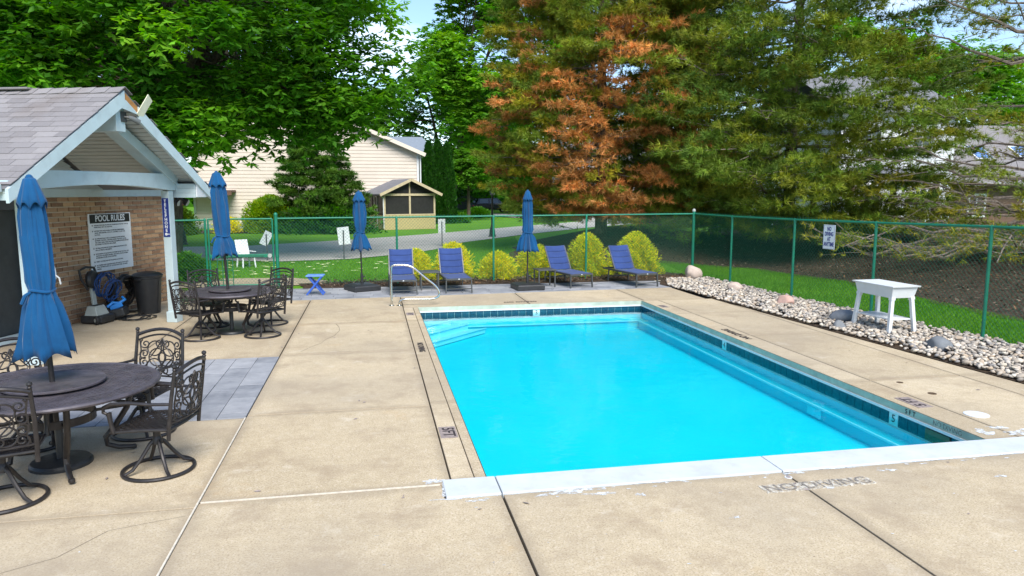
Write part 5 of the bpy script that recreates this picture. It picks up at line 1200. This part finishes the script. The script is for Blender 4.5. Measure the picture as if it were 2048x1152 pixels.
def shrub(name, label, x, y, rad, h, cols, n, leaf, seed, up=.6, cat='shrub', group=None, shape='mound', m='leaf'):
    global rng; rng = np.random.default_rng(seed); z0 = float(terr(x, y)); o = thing(name, label, cat, (x, y, z0), 0, group)
    st_ = MB(); [limb(st_, (0, 0, -.05), (random.uniform(-.5, .5) * rad, random.uniform(-.5, .5) * rad, h * random.uniform(.5, .8)), .03, .008, 4, .1, 5) for _ in range(6)]; st_.build('stems', M_['bark'], o)
    d = unit(rng.normal(size=(n, 3))); d[:, 2] = np.abs(d[:, 2]); lump = 1 + .16 * np.sin(d[:, 0] * 7 + seed) * np.sin(d[:, 1] * 6 + seed * 2) + .1 * np.sin(d[:, 2] * 9 + d[:, 0] * 5); rr_ = rng.uniform(.55, 1.04, n) ** .5 * lump
    if shape == 'mound':
        nb_ = 9; bc_ = np.stack([rng.uniform(-.48, .48, nb_) * rad, rng.uniform(-.48, .48, nb_) * rad, rng.uniform(.12, .60, nb_) * h], -1); bc_[0] = (0, 0, .35 * h); br_ = rng.uniform(.30, .50, nb_) * min(rad, h); br_[0] = .62 * min(rad, h); bi = rng.choice(nb_, n, p=br_ ** 2 / (br_ ** 2).sum())
        d = unit(rng.normal(size=(n, 3)) + np.array([0, 0, .2])); P = bc_[bi] + d * (br_[bi] * rng.uniform(.7, 1.05, n))[:, None]; tp_ = rng.random(n) < .5; tz = rng.uniform(0, 1, n) ** 1.3; ta = rng.uniform(0, 6.283, n); tw_ = rad * (1 - tz ** 2.4) ** .6 * (.76 + .16 * np.sin(ta * 4 + seed + tz * 3) + .15 * np.sin(ta * 9 + tz * 14)) * rng.uniform(.62, 1.14, n); PT = np.stack([np.cos(ta) * tw_, np.sin(ta) * tw_, tz * h], -1)
        P = np.where(tp_[:, None], PT, P); d = np.where(tp_[:, None], unit(np.stack([np.cos(ta), np.sin(ta), .5 + 0 * ta], -1)), d); P[:, 2] = np.maximum(P[:, 2], .03); D = d * 1.2 + np.array([0, 0, -.15 + up * .5]) + rng.normal(0, .5, (n, 3))
    else:
        t = rng.uniform(0, 1, n) ** .8; a = rng.uniform(0, 6.28, n); w = rad * np.minimum(1, (1 - t) ** .55 * 1.25) * (.86 + .14 * np.sin(a * 5 + t * 17)) * rng.uniform(.75, 1.02, n); P = np.stack([np.cos(a) * w, np.sin(a) * w, t * h], -1); D = np.stack([np.cos(a) * .5, np.sin(a) * .5, np.full(n, 1.0)], -1) + rng.normal(0, .35, (n, 3))
    Cc = jit(np.array(cols)[rng.integers(len(cols), size=n)], n, .12, .22); L = rng.uniform(.7, 1.3, n) * leaf[0]
    leaf_mesh('foliage', P, D, L, L * leaf[1] / leaf[0], Cc, M_[m], o); return o
YL1, YL2, YL3, YG = (.90, .80, .03), (.74, .72, .03), (.52, .60, .03), (.28, .42, .02)
for k, (x, y, r_, h, mix_, lab) in enumerate([(1.17, 20.05, .50, .80, (YL1, YL2, YL3), 'yellow shrub behind the fence left of the second lounger, low and ragged'), (2.2, 19.95, .56, .98, (YL1, YL1, YL2, YL3), 'golden shrub directly behind the second lounger'),
        (3.42, 19.85, .54, .72, (YL1, YL2, YL3), 'small golden shrub at the fence post left of the slim umbrella'), (4.60, 20.0, .56, .88, (YL1, YL2, YL2, YG), 'golden shrub behind the slim umbrella'),
        (6.1, 20.15, .66, 1.18, (YL2, YL3, YL2, YG, YL1), 'large yellow-green shrub behind the third lounger'), (7.6, 20.2, .72, 1.2, (YL2, YL3, YL1, YL2, YG), 'large yellow shrub behind the lounger at the right end')]):
    shrub('golden_shrub', lab, x, y, r_, h, mix_, int(12000 * r_ * h / .7), (.10, .04), 30 + k, .25, group='golden shrubs along the fence')
shrub('round_shrub', 'rounded lime green shrub against the beige house wall', -5.9, 45.6, 1.8, 2.15, ((.28, .42, .016), (.36, .48, .018), (.18, .34, .016)), 15000, (.17, .08), 41)
shrub('round_shrub', 'dark green hedge-like shrub under the spruce', -2.6, 44.6, 3.4, 1.7, (G4, G1, (.018, .06, .01)), 9000, (.26, .13), 42)
shrub('round_shrub', 'green shrub in the bed beside the left lamp post', -10.6, 43.4, 1.1, 1.6, ((.10, .2, .014), (.16, .26, .014)), 3500, (.2, .1), 43)
shrub('golden_shrub', 'small yellow shrub in the bed under the beige house wall', -8.3, 44.6, .75, .95, (YL1, YL2), 2200, (.17, .08), 44)
shrub('round_shrub', 'leafy green shrub low beside the porch column at the fence', -4.9, 20.6, .8, .75, (G1, G4, G2), 3200, (.13, .06), 45)
for k, (x, y, h, r_, w) in enumerate([(3.55, 54, 4.9, .62, 'shortest'), (4.25, 54.6, 6.0, .68, 'second'), (4.95, 55, 6.1, .68, 'third'), (5.65, 55, 5.9, .72, 'rightmost')]):
    shrub('arborvitae', {'shortest': 'shortest arborvitae of the row, next to the beige house corner', 'second': 'second arborvitae of the row counting from the beige house', 'third': 'third arborvitae of the row counting from the beige house', 'rightmost': 'rightmost arborvitae of the row, beside the small light green tree'}[w], x, y, r_, h, ((.03, .115, .014), (.045, .15, .016), (.024, .09, .014)), 9000, (.20, .09), 50 + k, cat='evergreen', group='arborvitae in a row', shape='col')
for k, (x, y, r_, h, lab) in enumerate([(6.6, 56, 1.0, .7, 'low green planting in front of the small layered tree'), (9.5, 66, 1.6, .9, 'low green hedge along the driveway right of the lamp post'), (15, 58, 2.0, 1.2, 'low green bushes beyond the orange pine')]):
    shrub('low_bush', lab, x, y, r_, h, (G1, G2), 2600, (.24, .1), 60 + k)

# ------------------------------------------------------------------ grass blades
def grass(name, label, regions, h, seed):
    q = np.random.default_rng(seed); P = []
    for poly, dens in regions:
        poly = np.array(poly); lo, hi = poly.min(0), poly.max(0); n = int((hi - lo).prod() * dens); p = q.uniform(lo, hi, (n, 2)); ins = np.zeros(n, bool); j = len(poly) - 1
        for i in range(len(poly)):
            xi, yi = poly[i]; xj, yj = poly[j]; ins ^= ((yi > p[:, 1]) != (yj > p[:, 1])) & (p[:, 0] < (xj - xi) * (p[:, 1] - yi) / (yj - yi + 1e-12) + xi); j = i
        P.append(p[ins])
    P = np.concatenate(P); n = len(P); z = terr(P[:, 0], P[:, 1]); B = np.column_stack([P, z]); a = q.uniform(0, 6.28, n); L = q.uniform(.6, 1.25, n) * h; S = np.stack([np.cos(a), np.sin(a), np.zeros(n)], -1) * (.006 + .10 * L)[:, None] * .5
    T = B + np.stack([q.normal(0, .4, n), q.normal(0, .4, n), np.ones(n)], -1) * L[:, None]
    V = np.empty((n, 3, 3)); V[:, 0] = B - S; V[:, 1] = B + S; V[:, 2] = T
    pat = .5 + .5 * np.sin(P[:, 0] * 1.1 + np.sin(P[:, 1] * .8) * 2) * np.sin(P[:, 1] * 1.3 + P[:, 0] * .3)
    C = np.array([.09, .26, .012])[None] * (1 - pat[:, None] * .5) + np.array([.17, .36, .022])[None] * pat[:, None] * .5; C = C * q.uniform(.65, 1.3, (n, 1))
    o = mesh_np(name, V.reshape(-1, 3), np.arange(n * 3).reshape(-1, 3), M_['grass'], None, np.repeat(np.clip(C, 0, 1), 3, 0)); tag(o, label, 'grass', kind='stuff')
grass('grass', 'mown green grass behind the fences', [([(9.15, 19.6), (9.2, 14.5), (9.5, 12.3), (9.75, 9.87), (9.95, 7.4), (10.4, 3), (12.5, 3), (11.8, 8), (12, 13.4), (12.3, 17), (11.6, 20.3), (9.2, 22.4)], 2600),
     ([(-8, 20.9), (-2.2, 21), (-1.2, 20.2), (4.0, 20.4), (8.4, 20.5), (9, 19.7), (9.2, 22.3), (6.5, 21.3), (4.6, 22.6), (5.2, 27), (6.5, 32), (7.5, 38), (4.6, 34.4), (3.2, 32.2), (3, 30.5), (1.6, 28.3), (-.8, 26.3), (-3.1, 25.8), (-8, 27.4)], 620)], .065, 5)
pet = MB(); q = random.Random(3)
for i in range(90):
    x, y = q.uniform(-5, 3.2), q.uniform(21.2, 25.6); z = float(terr(x, y)) + .07
    for k in range(q.randint(1, 3)): pet.add([(x + q.uniform(-.1, .1) + dx * .05, y + q.uniform(-.1, .1) + dy * .05, z + q.uniform(0, .02)) for dx, dy in ((-1, 0), (0, -.6), (1, 0), (0, .6))], [(0, 1, 2, 3)])
tag(pet.build('fallen_petals', mat('pale_petals', (.62, .66, .35), .8)), 'pale petals scattered over the lawn behind the gate', 'petals', kind='stuff')

# bark chips, cones and dead twigs on the mulch
q = np.random.default_rng(8); n = 26000; x = q.uniform(9.5, 21, n); y = q.uniform(7, 27, n)
ok_ = (x > np.interp(y, [7, 8, 13.4, 17, 20.2, 22.3, 27], [11.8, 11.8, 12.0, 12.3, 11.7, 9.4, 6.0]) + .05); x, y = x[ok_], y[ok_]; x2 = q.uniform(-1.6, 8.9, 2600); y2 = q.uniform(18.65, 20.0, 2600); x, y = np.concatenate([x, x2]), np.concatenate([y, y2]); n = len(x)
P = np.column_stack([x, y, terr(x, y) + .04]); D = np.stack([q.normal(size=n), q.normal(size=n), q.normal(0, .35, n)], -1); L = q.uniform(.04, .13, n)
o = leaf_mesh('bark_chips', P, D, L, L * q.uniform(.25, .6, n), np.array([(.13, .09, .065), (.08, .055, .04), (.20, .15, .105), (.05, .036, .027), (.17, .095, .045)])[q.integers(5, size=n)] * q.uniform(.7, 1.2, (n, 1)), M_['needle'], None); tag(o, 'bark chips and dead needles littering the mulch under the pines', 'bark mulch', kind='stuff')

# ------------------------------------------------------------------ beige house, screened porch
def lapwall(mb, poly_fn, x0, x1, y, z0, z1, h, t=.022, nrm=-1):
    """lapped boards facing -y between x limits given by poly_fn(z)"""
    z = z0
    while z < z1 - 1e-3:
        a0, a1 = poly_fn(z); b0, b1 = poly_fn(min(z + h, z1))
        zc = z + h * .88; mb_ = lambda q: poly_fn(q)
        if a1 - a0 > .02:
            c0, c1 = poly_fn(zc); mb.add([(a0, y - t, z), (a1, y - t, z), (c1, y - t, zc), (c0, y - t, zc), (a0, y + t, z), (a1, y + t, z), (c1, y + t, zc), (c0, y + t, zc), (b1, y + t * .8, z + h), (b0, y + t * .8, z + h)], [(0, 1, 2, 3), (4, 5, 1, 0), (3, 2, 6, 7), (7, 6, 8, 9)])
        z += h
def winframe(parent, x, y, z, w, h, name='window'):
    f = MB(); f.box((x, y, z + h / 2), (w + .16, .08, .09)); f.box((x, y, z - h / 2), (w + .16, .08, .09))
    for s_ in (-1, 1): f.box((x + s_ * (w / 2 + .035), y, z), (.09, .08, h - .092))
    f.box((x, y + .012, z), (.05, .04, h - .092)); o = f.build(name, M_['white_paint'], parent); MB().box((x, y + .036, z), (w - .02, .02, h - .02)).build('pane', M_['glass'], o)
hs = thing('beige_house', 'two storey beige house with lapped siding beyond the road', 'building', (-4.0, 50, 0))
HW, HE, HA = 7.2, 4.95, 8.0
gab = lambda z: (-HW, HW) if z < HE else (-HW * (HA - z) / (HA - HE), HW * (HA - z) / (HA - HE))
w = MB(); lapwall(w, gab, 0, 0, 0, .3, HA - .1, .23); w.build('siding', M_['siding'], hs)
w = MB(); w.add([(-HW, .05, 0), (HW, .05, 0), (HW, .05, HE), (0, .05, HA), (-HW, .05, HE), (-HW, 11, 0), (HW, 11, 0), (HW, 11, HE), (0, 11, HA), (-HW, 11, HE)], [(0, 1, 2, 3, 4), (9, 8, 7, 6, 5), (1, 6, 7, 2), (5, 0, 4, 9)]); w.build('wall', M_['siding'], hs)
MB().box((0, -.03, .15), (2 * HW + .02, .10, .30)).build('foundation', M_['greyplastic'], hs)
r_ = MB()
for s_ in (-1, 1):
    e0, e1 = Vector((s_ * (HW + .45), 0, HE - .19)), Vector((0, 0, HA + .02)); 
    P = [(e0.x, -.45, e0.z), (e1.x, -.45, e1.z), (e1.x, 11.4, e1.z), (e0.x, 11.4, e0.z)]; Q = [(a, b, c + .18) for a, b, c in P]; r_.add(P + Q, [(3, 2, 1, 0), (4, 5, 6, 7), (0, 1, 5, 4), (1, 2, 6, 5), (2, 3, 7, 6), (3, 0, 4, 7)])
r_ = r_.build('roof', M_['roof_far'], hs)
for s_ in (-1, 1): MB().bar((s_ * (HW + .45), -.47, HE - .12), (0, -.47, HA + .08), .05, .24, (0, 0, 1)).build('rake_board', M_['siding'], r_)
for s_ in (-1, 1): MB().box((s_ * (HW - .05), -.05, 2.6), (.14, .05, 4.7)).build('corner_board', M_['white_paint'], hs)
MB().box((HW + .4, 5.4, HE - .10), (.14, 11.6, .14)).build('gutter', M_['white_paint'], r_); MB().tube([(HW + .12, -.1, HE - .1), (HW + .12, -.1, .1)], .05, 8).build('downpipe', M_['white_paint'], hs)
e = MB(); e.box((HW + .75, 10.5, 2.4), (1.5, 8, 4.8)); e.build('rear_wing', M_['siding_white'], hs)
e = MB(); P = [(HW - 2.2, 6.0, 5.0), (HW + 2.0, 6.0, 5.0), (HW + 1.0, 10.5, 6.8), (HW - 2.2, 10.5, 6.8), (HW - 2.2, 15, 5.0), (HW + 2.0, 15, 5.0)]; e.add(P, [(0, 1, 2, 3), (3, 2, 5, 4), (1, 5, 2), (0, 4, 5, 1)]); e.build('rear_roof', mat('blue_grey_roof', (.20, .235, .28), .85, var=.08), hs)
winframe(hs, HW + .75, 6.42, 3.9, .7, 1.1)
e = MB(); e.box((-HW + .1, -.8, 2.42), (5.0, 1.7, .14)); e.box((-HW + .1, -1.62, 2.30), (5.0, .08, .26)); e.build('porch_roof', M_['brown'], hs)
gz = thing('screened_porch', 'small tan screened porch with dark screens and grey gable roof', 'building', (.80, 46.4, 0), R(17))
GW, GD, GE, GA = 3.35, 3.6, 2.28, 3.12
for x in (0, GW / 2, GW): 
    MB().box((x, 0, GE / 2), (.11, .11, GE)).build('post', M_['tan_trim'], gz)
for x in (0, GW): MB().box((x, GD, GE / 2), (.11, .11, GE)).build('post', M_['tan_trim'], gz)
MB().box((GW / 2, -.01, .46), (GW, .12, .92)).build('knee_wall', M_['siding_tan'], gz)
MB().box((0, GD / 2, .46), (.12, GD - .13, .92)).build('knee_wall', M_['siding_tan'], gz); MB().box((GW, GD / 2, .46), (.12, GD - .13, .92)).build('knee_wall', M_['siding_tan'], gz)
MB().box((GW / 2, -.012, .95), (GW - .112, .13, .06)).build('sill', M_['tan_trim'], gz); MB().box((GW / 2, -.012, 2.20), (GW - .112, .125, .14)).build('header', M_['tan_trim'], gz)
for x in (GW * .25, GW * .75): MB().box((x, .02, 1.555), (GW / 2 - .12, .02, 1.14)).build('screen', M_['screen'], gz)
for y in (.75, 1.8, 2.9): MB().box((-.02, y, 1.6), (.02, .9, 1.2)).build('screen', M_['screen'], gz)
MB().box((GW, GD / 2, 1.55), (.02, GD - .2, 1.2)).build('screen', M_['screen'], gz)
for a, b in ((-.055, GW / 2 - .03), (GW / 2 + .03, GW + .055)):
    P = [(a if a < 0 else a, .02, 2.30), (b, .02, 2.30), ((b if a < 0 else a), .02, GA - .14)]; MB().add(P + [(x, y + .02, z) for x, y, z in P], [(0, 1, 2), (5, 4, 3), (0, 3, 4, 1), (1, 4, 5, 2), (2, 5, 3, 0)]).build('gable_screen', M_['screen'], gz)
MB().box((GW / 2, 0, 2.66), (.08, .08, .72)).build('king_post', M_['tan_trim'], gz)
dr = MB(); dr.box((-.065, 1.30, 1.05), (.03, .06, 2.1)); dr.box((-.065, 1.85, 1.05), (.03, .06, 2.1)); dr.box((-.065, 1.575, 2.07), (.03, .488, .06)); dr.box((-.065, 1.575, .95), (.03, .488, .05)); dr.build('screen_door', M_['white_paint'], gz)
rf = MB()
for s_ in (-1, 1):
    e0, e1 = (GW / 2 + s_ * (GW / 2 + .38), GE - .12), (GW / 2, GA); P = [(e0[0], -.40, e0[1]), (e1[0], -.40, e1[1]), (e1[0], GD + .2, e1[1]), (e0[0], GD + .2, e0[1])]
    rf.add(P + [(a, b, c + .08) for a, b, c in P], [(3, 2, 1, 0), (4, 5, 6, 7), (0, 1, 5, 4), (1, 2, 6, 5), (2, 3, 7, 6), (3, 0, 4, 7)])
rf = rf.build('roof', M_['roof_far'], gz)
for s_ in (-1, 1): MB().bar((GW / 2 + s_ * (GW / 2 + .40), -.42, GE - .10), (GW / 2, -.42, GA + .02), .04, .17).build('rake_board', M_['tan_trim'], rf)
MB().tube([(-.38, -.38, GE - .1), (-.1, -.1, GE - .3), (-.08, -.08, .1)], .035, 6).build('downpipe', M_['white_paint'], gz)

# ------------------------------------------------------------------ white house at the right, timber pergola
wh = thing('white_house', 'white sided house with grey shingle roofs seen through the pines at the right', 'building', (22.0, 31.5, .5))
w = MB(); lapwall(w, lambda z: (0, 6.2), 0, 0, 0, .2, 5.9, .18); w.build('siding', M_['siding_white'], wh); MB().box((3.1, 4.05, 2.95), (6.16, 7.9, 5.9)).build('wall', M_['siding_white'], wh)
w = MB(); P = [(-.4, -.5, 5.75), (6.6, -.5, 5.75), (6.6, 4, 8.0), (-.4, 4, 8.0)]; w.add(P + [(a, 8.5 if b < 0 else b, c) for a, b, c in P], [(0, 1, 2, 3), (4, 7, 6, 5)]); w.add([(-.4, -.5, 5.6), (6.6, -.5, 5.6), (6.6, -.5, 5.75), (-.4, -.5, 5.75)], [(0, 1, 2, 3)]); rfw = w.build('roof', M_['roof_far'], wh)
MB().box((6.14, -.02, 3.0), (.14, .08, 5.7)).build('corner_board', M_['white_paint'], wh)
for x, z in ((1.6, 4.2), (4.4, 4.2), (1.7, 1.6)): winframe(wh, x, -.05, z, 1.0, 1.2)
w = MB(); w.box((11.2, 3.5, 1.2), (10.0, 6.0, 2.4)); w.build('side_wing', M_['brown'], wh)  # wall coloured dark brown to stand in for the porch shade on it
w = MB(); w.add([(6.25, -.2, 2.35), (17, -.2, 2.35), (17, 4.5, 5.6), (6.25, 4.5, 5.6), (6.25, -.2, 2.2), (17, -.2, 2.2)], [(0, 1, 2, 3), (4, 5, 1, 0)]); sr = w.build('wing_roof', M_['shingle'], wh)
MB().box((11.6, -.26, 2.26), (10.7, .1, .13)).build('gutter', M_['white_paint'], wh)
for x in (9.6, 12.4):
    k = MB().box((0, 0, .03), (1.1, .06, 1.3)).build('skylight', M_['white_paint'], sr, loc=(x, 2.0, 3.92), rot=(R(-55), 0, 0)); MB().box((0, -.04, .03), (.9, .04, 1.1)).build('pane', M_['bluetop'], k)
for x, z in ((8.2, 1.2), (11.5, 1.2)): winframe(wh, x, .42, z, .9, 1.1)
pg = thing('timber_pergola', 'brown timber pergola in front of the white house', 'pergola', (19.9, 27.6, .45))
for x in (0, 4.1):
    for y in (0, 2.6): MB().box((x, y, 1.25), (.2, .2, 2.5)).build('post', M_['brown'], pg)
    MB().bar((x + (.65 if x < 1 else -.65), 0, 2.45), (x, 0, 1.85), .1, .1).build('brace', M_['brown'], pg)
for y in (0, 2.6): MB().box((2.05, y, 2.58), (4.7, .16, .2)).build('beam', M_['brown'], pg)
MB().add([(-.5, -.5, 2.70), (4.6, -.5, 2.70), (4.6, 3.1, 2.70), (-.5, 3.1, 2.70), (2.05, 1.3, 3.1)], [(3, 2, 1, 0), (0, 1, 4), (1, 2, 4), (2, 3, 4), (3, 0, 4)]).build('roof', M_['roof_far'], pg)
la = thing('lattice_panel', 'white garden lattice low beside the timber pergola', 'lattice', (19.2, 27.2, float(terr(19.2, 27.2))))
la.scale = (.55, .55, .75)
for k in range(18):
    for s_ in (-1, 1):
        x0 = -.9 + k * .16; x1 = x0 + s_ * .9
        a, b = max(0, min(2.0, x0)), max(0, min(2.0, x1))
        if abs(b - a) < .05: continue
        t0, t1 = (a - x0) / (x1 - x0), (b - x0) / (x1 - x0); MB().bar((a, .006 * s_, .08 + .9 * t0), (b, .006 * s_, .08 + .9 * t1), .010, .035, (0, 0, 1)).build('slat', M_['white_paint'], la)
m = MB(); m.box((1, 0, .05), (2.1, .05, .06)); m.box((1, 0, 1.0), (2.1, .05, .06)); m.box((-.02, 0, .52), (.06, .05, .88)); m.box((2.02, 0, .52), (.06, .05, .88)); m.build('frame', M_['white_paint'], la)
# white house behind the orange pine, slate grey garage far back
w3 = thing('far_house', 'pale house glimpsed between the orange pine and the dark pine', 'building', (17.5, 62, 0))
w = MB(); lapwall(w, lambda z: (0, 11), 0, 0, 0, .2, 5.0, .25); w.build('siding', M_['siding_white'], w3); MB().box((5.5, 4.05, 2.5), (10.96, 7.9, 5.0)).build('wall', M_['siding_white'], w3)
MB().add([(-.4, -.4, 4.95), (11.4, -.4, 4.95), (11.4, 4, 7.2), (-.4, 4, 7.2), (-.4, 8.4, 4.95), (11.4, 8.4, 4.95)], [(0, 1, 2, 3), (3, 2, 5, 4), (0, 3, 4), (1, 5, 2)]).build('roof', M_['roof_far'], w3)
for x in (2, 5, 8.4): winframe(w3, x, -.05, 1.7, 1.2, 1.3); winframe(w3, x, -.05, 4.0, 1.2, 1.1)
ga = thing('slate_garage', 'dark slate grey garage at the far end of the lawn', 'building', (8.8, 98, 0))
w = MB(); lapwall(w, lambda z: (0, 7.5), 0, 0, 0, .2, 3.6, .28); w.build('siding', M_['slate'], ga); MB().box((3.75, 4.05, 1.8), (7.46, 7.9, 3.6)).build('wall', M_['slate'], ga)
MB().add([(-.4, -.4, 3.5), (7.9, -.4, 3.5), (7.9, 4, 5.6), (-.4, 4, 5.6), (-.4, 8.4, 3.5), (7.9, 8.4, 3.5)], [(0, 1, 2, 3), (3, 2, 5, 4), (0, 3, 4), (1, 5, 2)]).build('roof', M_['roof_far'], ga)
gd = MB().box((3.75, -.06, 1.15), (4.8, .06, 2.2)).build('garage_door', M_['chaise'], ga)
for k in range(4): MB().box((3.75, -.10, .33 + .54 * k), (4.7, .03, .50)).build('door_panel', M_['chaise'], gd)

# ------------------------------------------------------------------ parked car
def make_car(x, y, rz, lab):
    c = thing('parked_car', lab, 'car', (x, y, float(terr(x, y)) + .06), rz); W = .92
    body = [(-2.35, .35), (-2.4, .75), (-2.25, .98), (-1.0, 1.05), (1.0, 1.05), (2.2, .92), (2.38, .7), (2.36, .35)]
    m = MB(); n = len(body); P = [(a, s_ * W * (1 if .4 < z < 1.0 else .95), z) for s_ in (-1, 1) for a, z in body]; m.add(P, [tuple(range(n)), tuple(range(2 * n - 1, n - 1, -1))] + [(i, n + i, n + (i + 1) % n, (i + 1) % n) for i in range(n)]); m.build('body', M_['car'], c, bevel=.05)
    cab = [(-2.1, 1.0), (-1.75, 1.62), (.35, 1.66), (1.05, 1.04)]; m = MB(); P = [(a, s_ * (W * .93 if z < 1.1 else W * .76), z) for s_ in (-1, 1) for a, z in cab]; m.add(P, [(0, 1, 2, 3), (7, 6, 5, 4), (0, 4, 5, 1), (1, 5, 6, 2), (2, 6, 7, 3)]); m.build('cabin', M_['car'], c, bevel=.04)
    for s_ in (-1, 1):
        for a, b in ((-1.8, -.75), (-.65, .55)): m = MB(); q = [(a + .05, 1.08), (b, 1.08), (b - (.25 if b > 0 else 0), 1.55), (a + .2, 1.55)]; m.add([(u, s_ * (W * (.945 if v < 1.2 else .80)), v) for u, v in q], [(0, 1, 2, 3) if s_ < 0 else (3, 2, 1, 0)]); m.build('window', M_['glass'], c)
    m = MB(); m.add([(-2.13, -.72, 1.08), (-2.13, .72, 1.08), (-1.82, .62, 1.56), (-1.82, -.62, 1.56)], [(0, 1, 2, 3)]); m.build('rear_window', M_['glass'], c)
    for a in (-1.45, 1.45):
        for s_ in (-1, 1):
            w_ = MB().lathe([(0, -.11), (.27, -.11), (.34, -.09), (.34, .09), (.27, .11), (0, .11)], 20).build('wheel', M_['rubber'], c, True, loc=(a, s_ * .86, .34), rot=(R(90), 0, 0)); MB().lathe([(0, -.115), (.2, -.115), (.2, .115), (0, .115)], 14).build('rim', M_['steel'], w_)
    for s_ in (-1, 1): MB().box((-2.39, s_ * .68, .82), (.05, .3, .14)).build('tail_light', M_['red'], c); MB().box((2.34, s_ * .66, .76), (.06, .32, .14)).build('headlight', M_['offwhite'], c)
    MB().box((-2.42, 0, .5), (.06, 1.7, .16)).build('bumper', M_['chaise'], c)
make_car(13.2, 80, R(8), 'black car parked on the driveway behind the right lamp post')

# ------------------------------------------------------------------ lamp posts, yard signs, flag, white chairs beyond the gate
def lamp_post(x, y, lab):
    o = thing('lamp_post', lab, 'street lamp', (x, y, float(terr(x, y))), 0, 'black lamp posts')
    MB().lathe([(0, 0), (.22, 0), (.22, .06), (.17, .1), (.15, .35), (.10, .55), (.075, .6), (.06, .8), (.05, 2.15), (.075, 2.18), (.04, 2.22)], 14).build('post', M_['black'], o, True)
    l = MB().lathe([(.06, 2.22), (.12, 2.26), (.17, 2.62), (.05, 2.62)], 8).build('lantern', M_['glass'], o)
    MB().lathe([(.20, 2.62), (.17, 2.68), (.06, 2.80), (.02, 2.84), (.0, 2.90)], 8).build('lantern_cap', M_['black'], l)
    for k in range(4): a = R(45 + 90 * k); MB().bar((.115 * math.cos(a), .115 * math.sin(a), 2.25), (.172 * math.cos(a), .172 * math.sin(a), 2.63), .02, .02).build('lantern_bar', M_['black'], l)
lamp_post(6.30, 38.2, 'black lamp post beside the road left of the orange pine'); lamp_post(-8.5, 35.4, 'black lamp post on the lawn partly hidden by the porch')
def yard_sign(x, y, rz, lab, w=.32, h=.62, zc=.85, tilt=0):
    o = thing('yard_sign', lab, 'sign', (x, y, float(terr(x, y))), rz, 'white road signs seen from behind'); MB().tube([(0, 0, -.05), (0, 0, zc + h * .4)], .022, 8).build('post', M_['slate'], o)
    MB().box((0, .035, zc + .05), (w, .012, h), Euler((0, tilt, 0)).to_matrix()).build('plate', M_['offwhite'], o, bevel=.01)
yard_sign(3.0, 31.7, R(8), 'narrow white sign on a post at the tip of the lawn'); yard_sign(-1.0, 26.4, R(-10), 'white sign on a leaning post behind the left umbrella', .42, .62, .8, R(-6))
wc = thing('lawn_chair', 'white plastic lawn chair beyond the gate near the road', 'chair', (-4.0, 24.3, float(terr(-4, 24.3))), R(35)); wc.scale = (.85, .85, .85)
MB().box((0, .22, .72), (.50, .035, .66), Euler((R(-16), 0, 0)).to_matrix()).build('backrest', M_['offwhite'], wc, bevel=.03); MB().box((0, -.05, .40), (.5, .5, .035)).build('seat', M_['offwhite'], wc, bevel=.01)
for a in (-1, 1):
    for b in (-1, 1): MB().bar((a * .22, b * .2 - .05, .4), (a * .25, b * .25 - .05, 0), .05, .04, (1, 0, 0)).build('leg', M_['offwhite'], wc)
    MB().box((a * .27, -.03, .60), (.06, .5, .025)).build('arm', M_['offwhite'], wc, bevel=.006)
yard_sign(-3.62, 26.4, R(15), 'white tilted board on a stake behind the gate post', .28, .5, .74, R(28))
fg = thing('flag', 'red and white striped flag glimpsed beside the brick corner', 'flag', (-10.75, 42, 0))
MB().tube([(0, 0, 0), (0, 0, 2.9)], .03, 8).build('pole', M_['white_paint'], fg)
for k in range(7): 
    m = MB(); P = []
    for j in range(7): P += [(.05 + j * .12, .06 * math.sin(j * 1.1), 2.75 - k * .13 - j * .03), (.05 + j * .12, .06 * math.sin(j * 1.1), 2.62 - k * .13 - j * .03)]
    m.add(P, [(2 * j, 2 * j + 1, 2 * j + 3, 2 * j + 2) for j in range(6)]); q = m.build('stripe', M_['red'] if k % 2 == 0 else M_['offwhite'], fg); q.modifiers.new('thickness', 'SOLIDIFY').thickness = .006
# far wood that closes the view
random.seed(9); rng = np.random.default_rng(9); P, D, C = [], [], []
n = 26000; a = rng.uniform(-1.25, 1.35, n); dd = rng.uniform(125, 150, n); h = (4.5 + 3.0 * np.sin(a * 23) + 2.0 * np.sin(a * 51 + 1)) * np.sqrt(rng.uniform(0, 1, n)); P = np.stack([np.sin(a + YAW) * dd, np.cos(a + YAW) * dd, np.maximum(h, .2)], -1)
far = leaf_mesh('far_wood', P, rng.normal(size=(n, 3)), rng.uniform(1.2, 2.6, n), rng.uniform(.8, 1.5, n), jit(np.array((G1, G2, G4))[rng.integers(3, size=n)], n), M_['leaf'], None); tag(far, 'distant green wood closing the view beyond the houses', 'wood', kind='stuff')
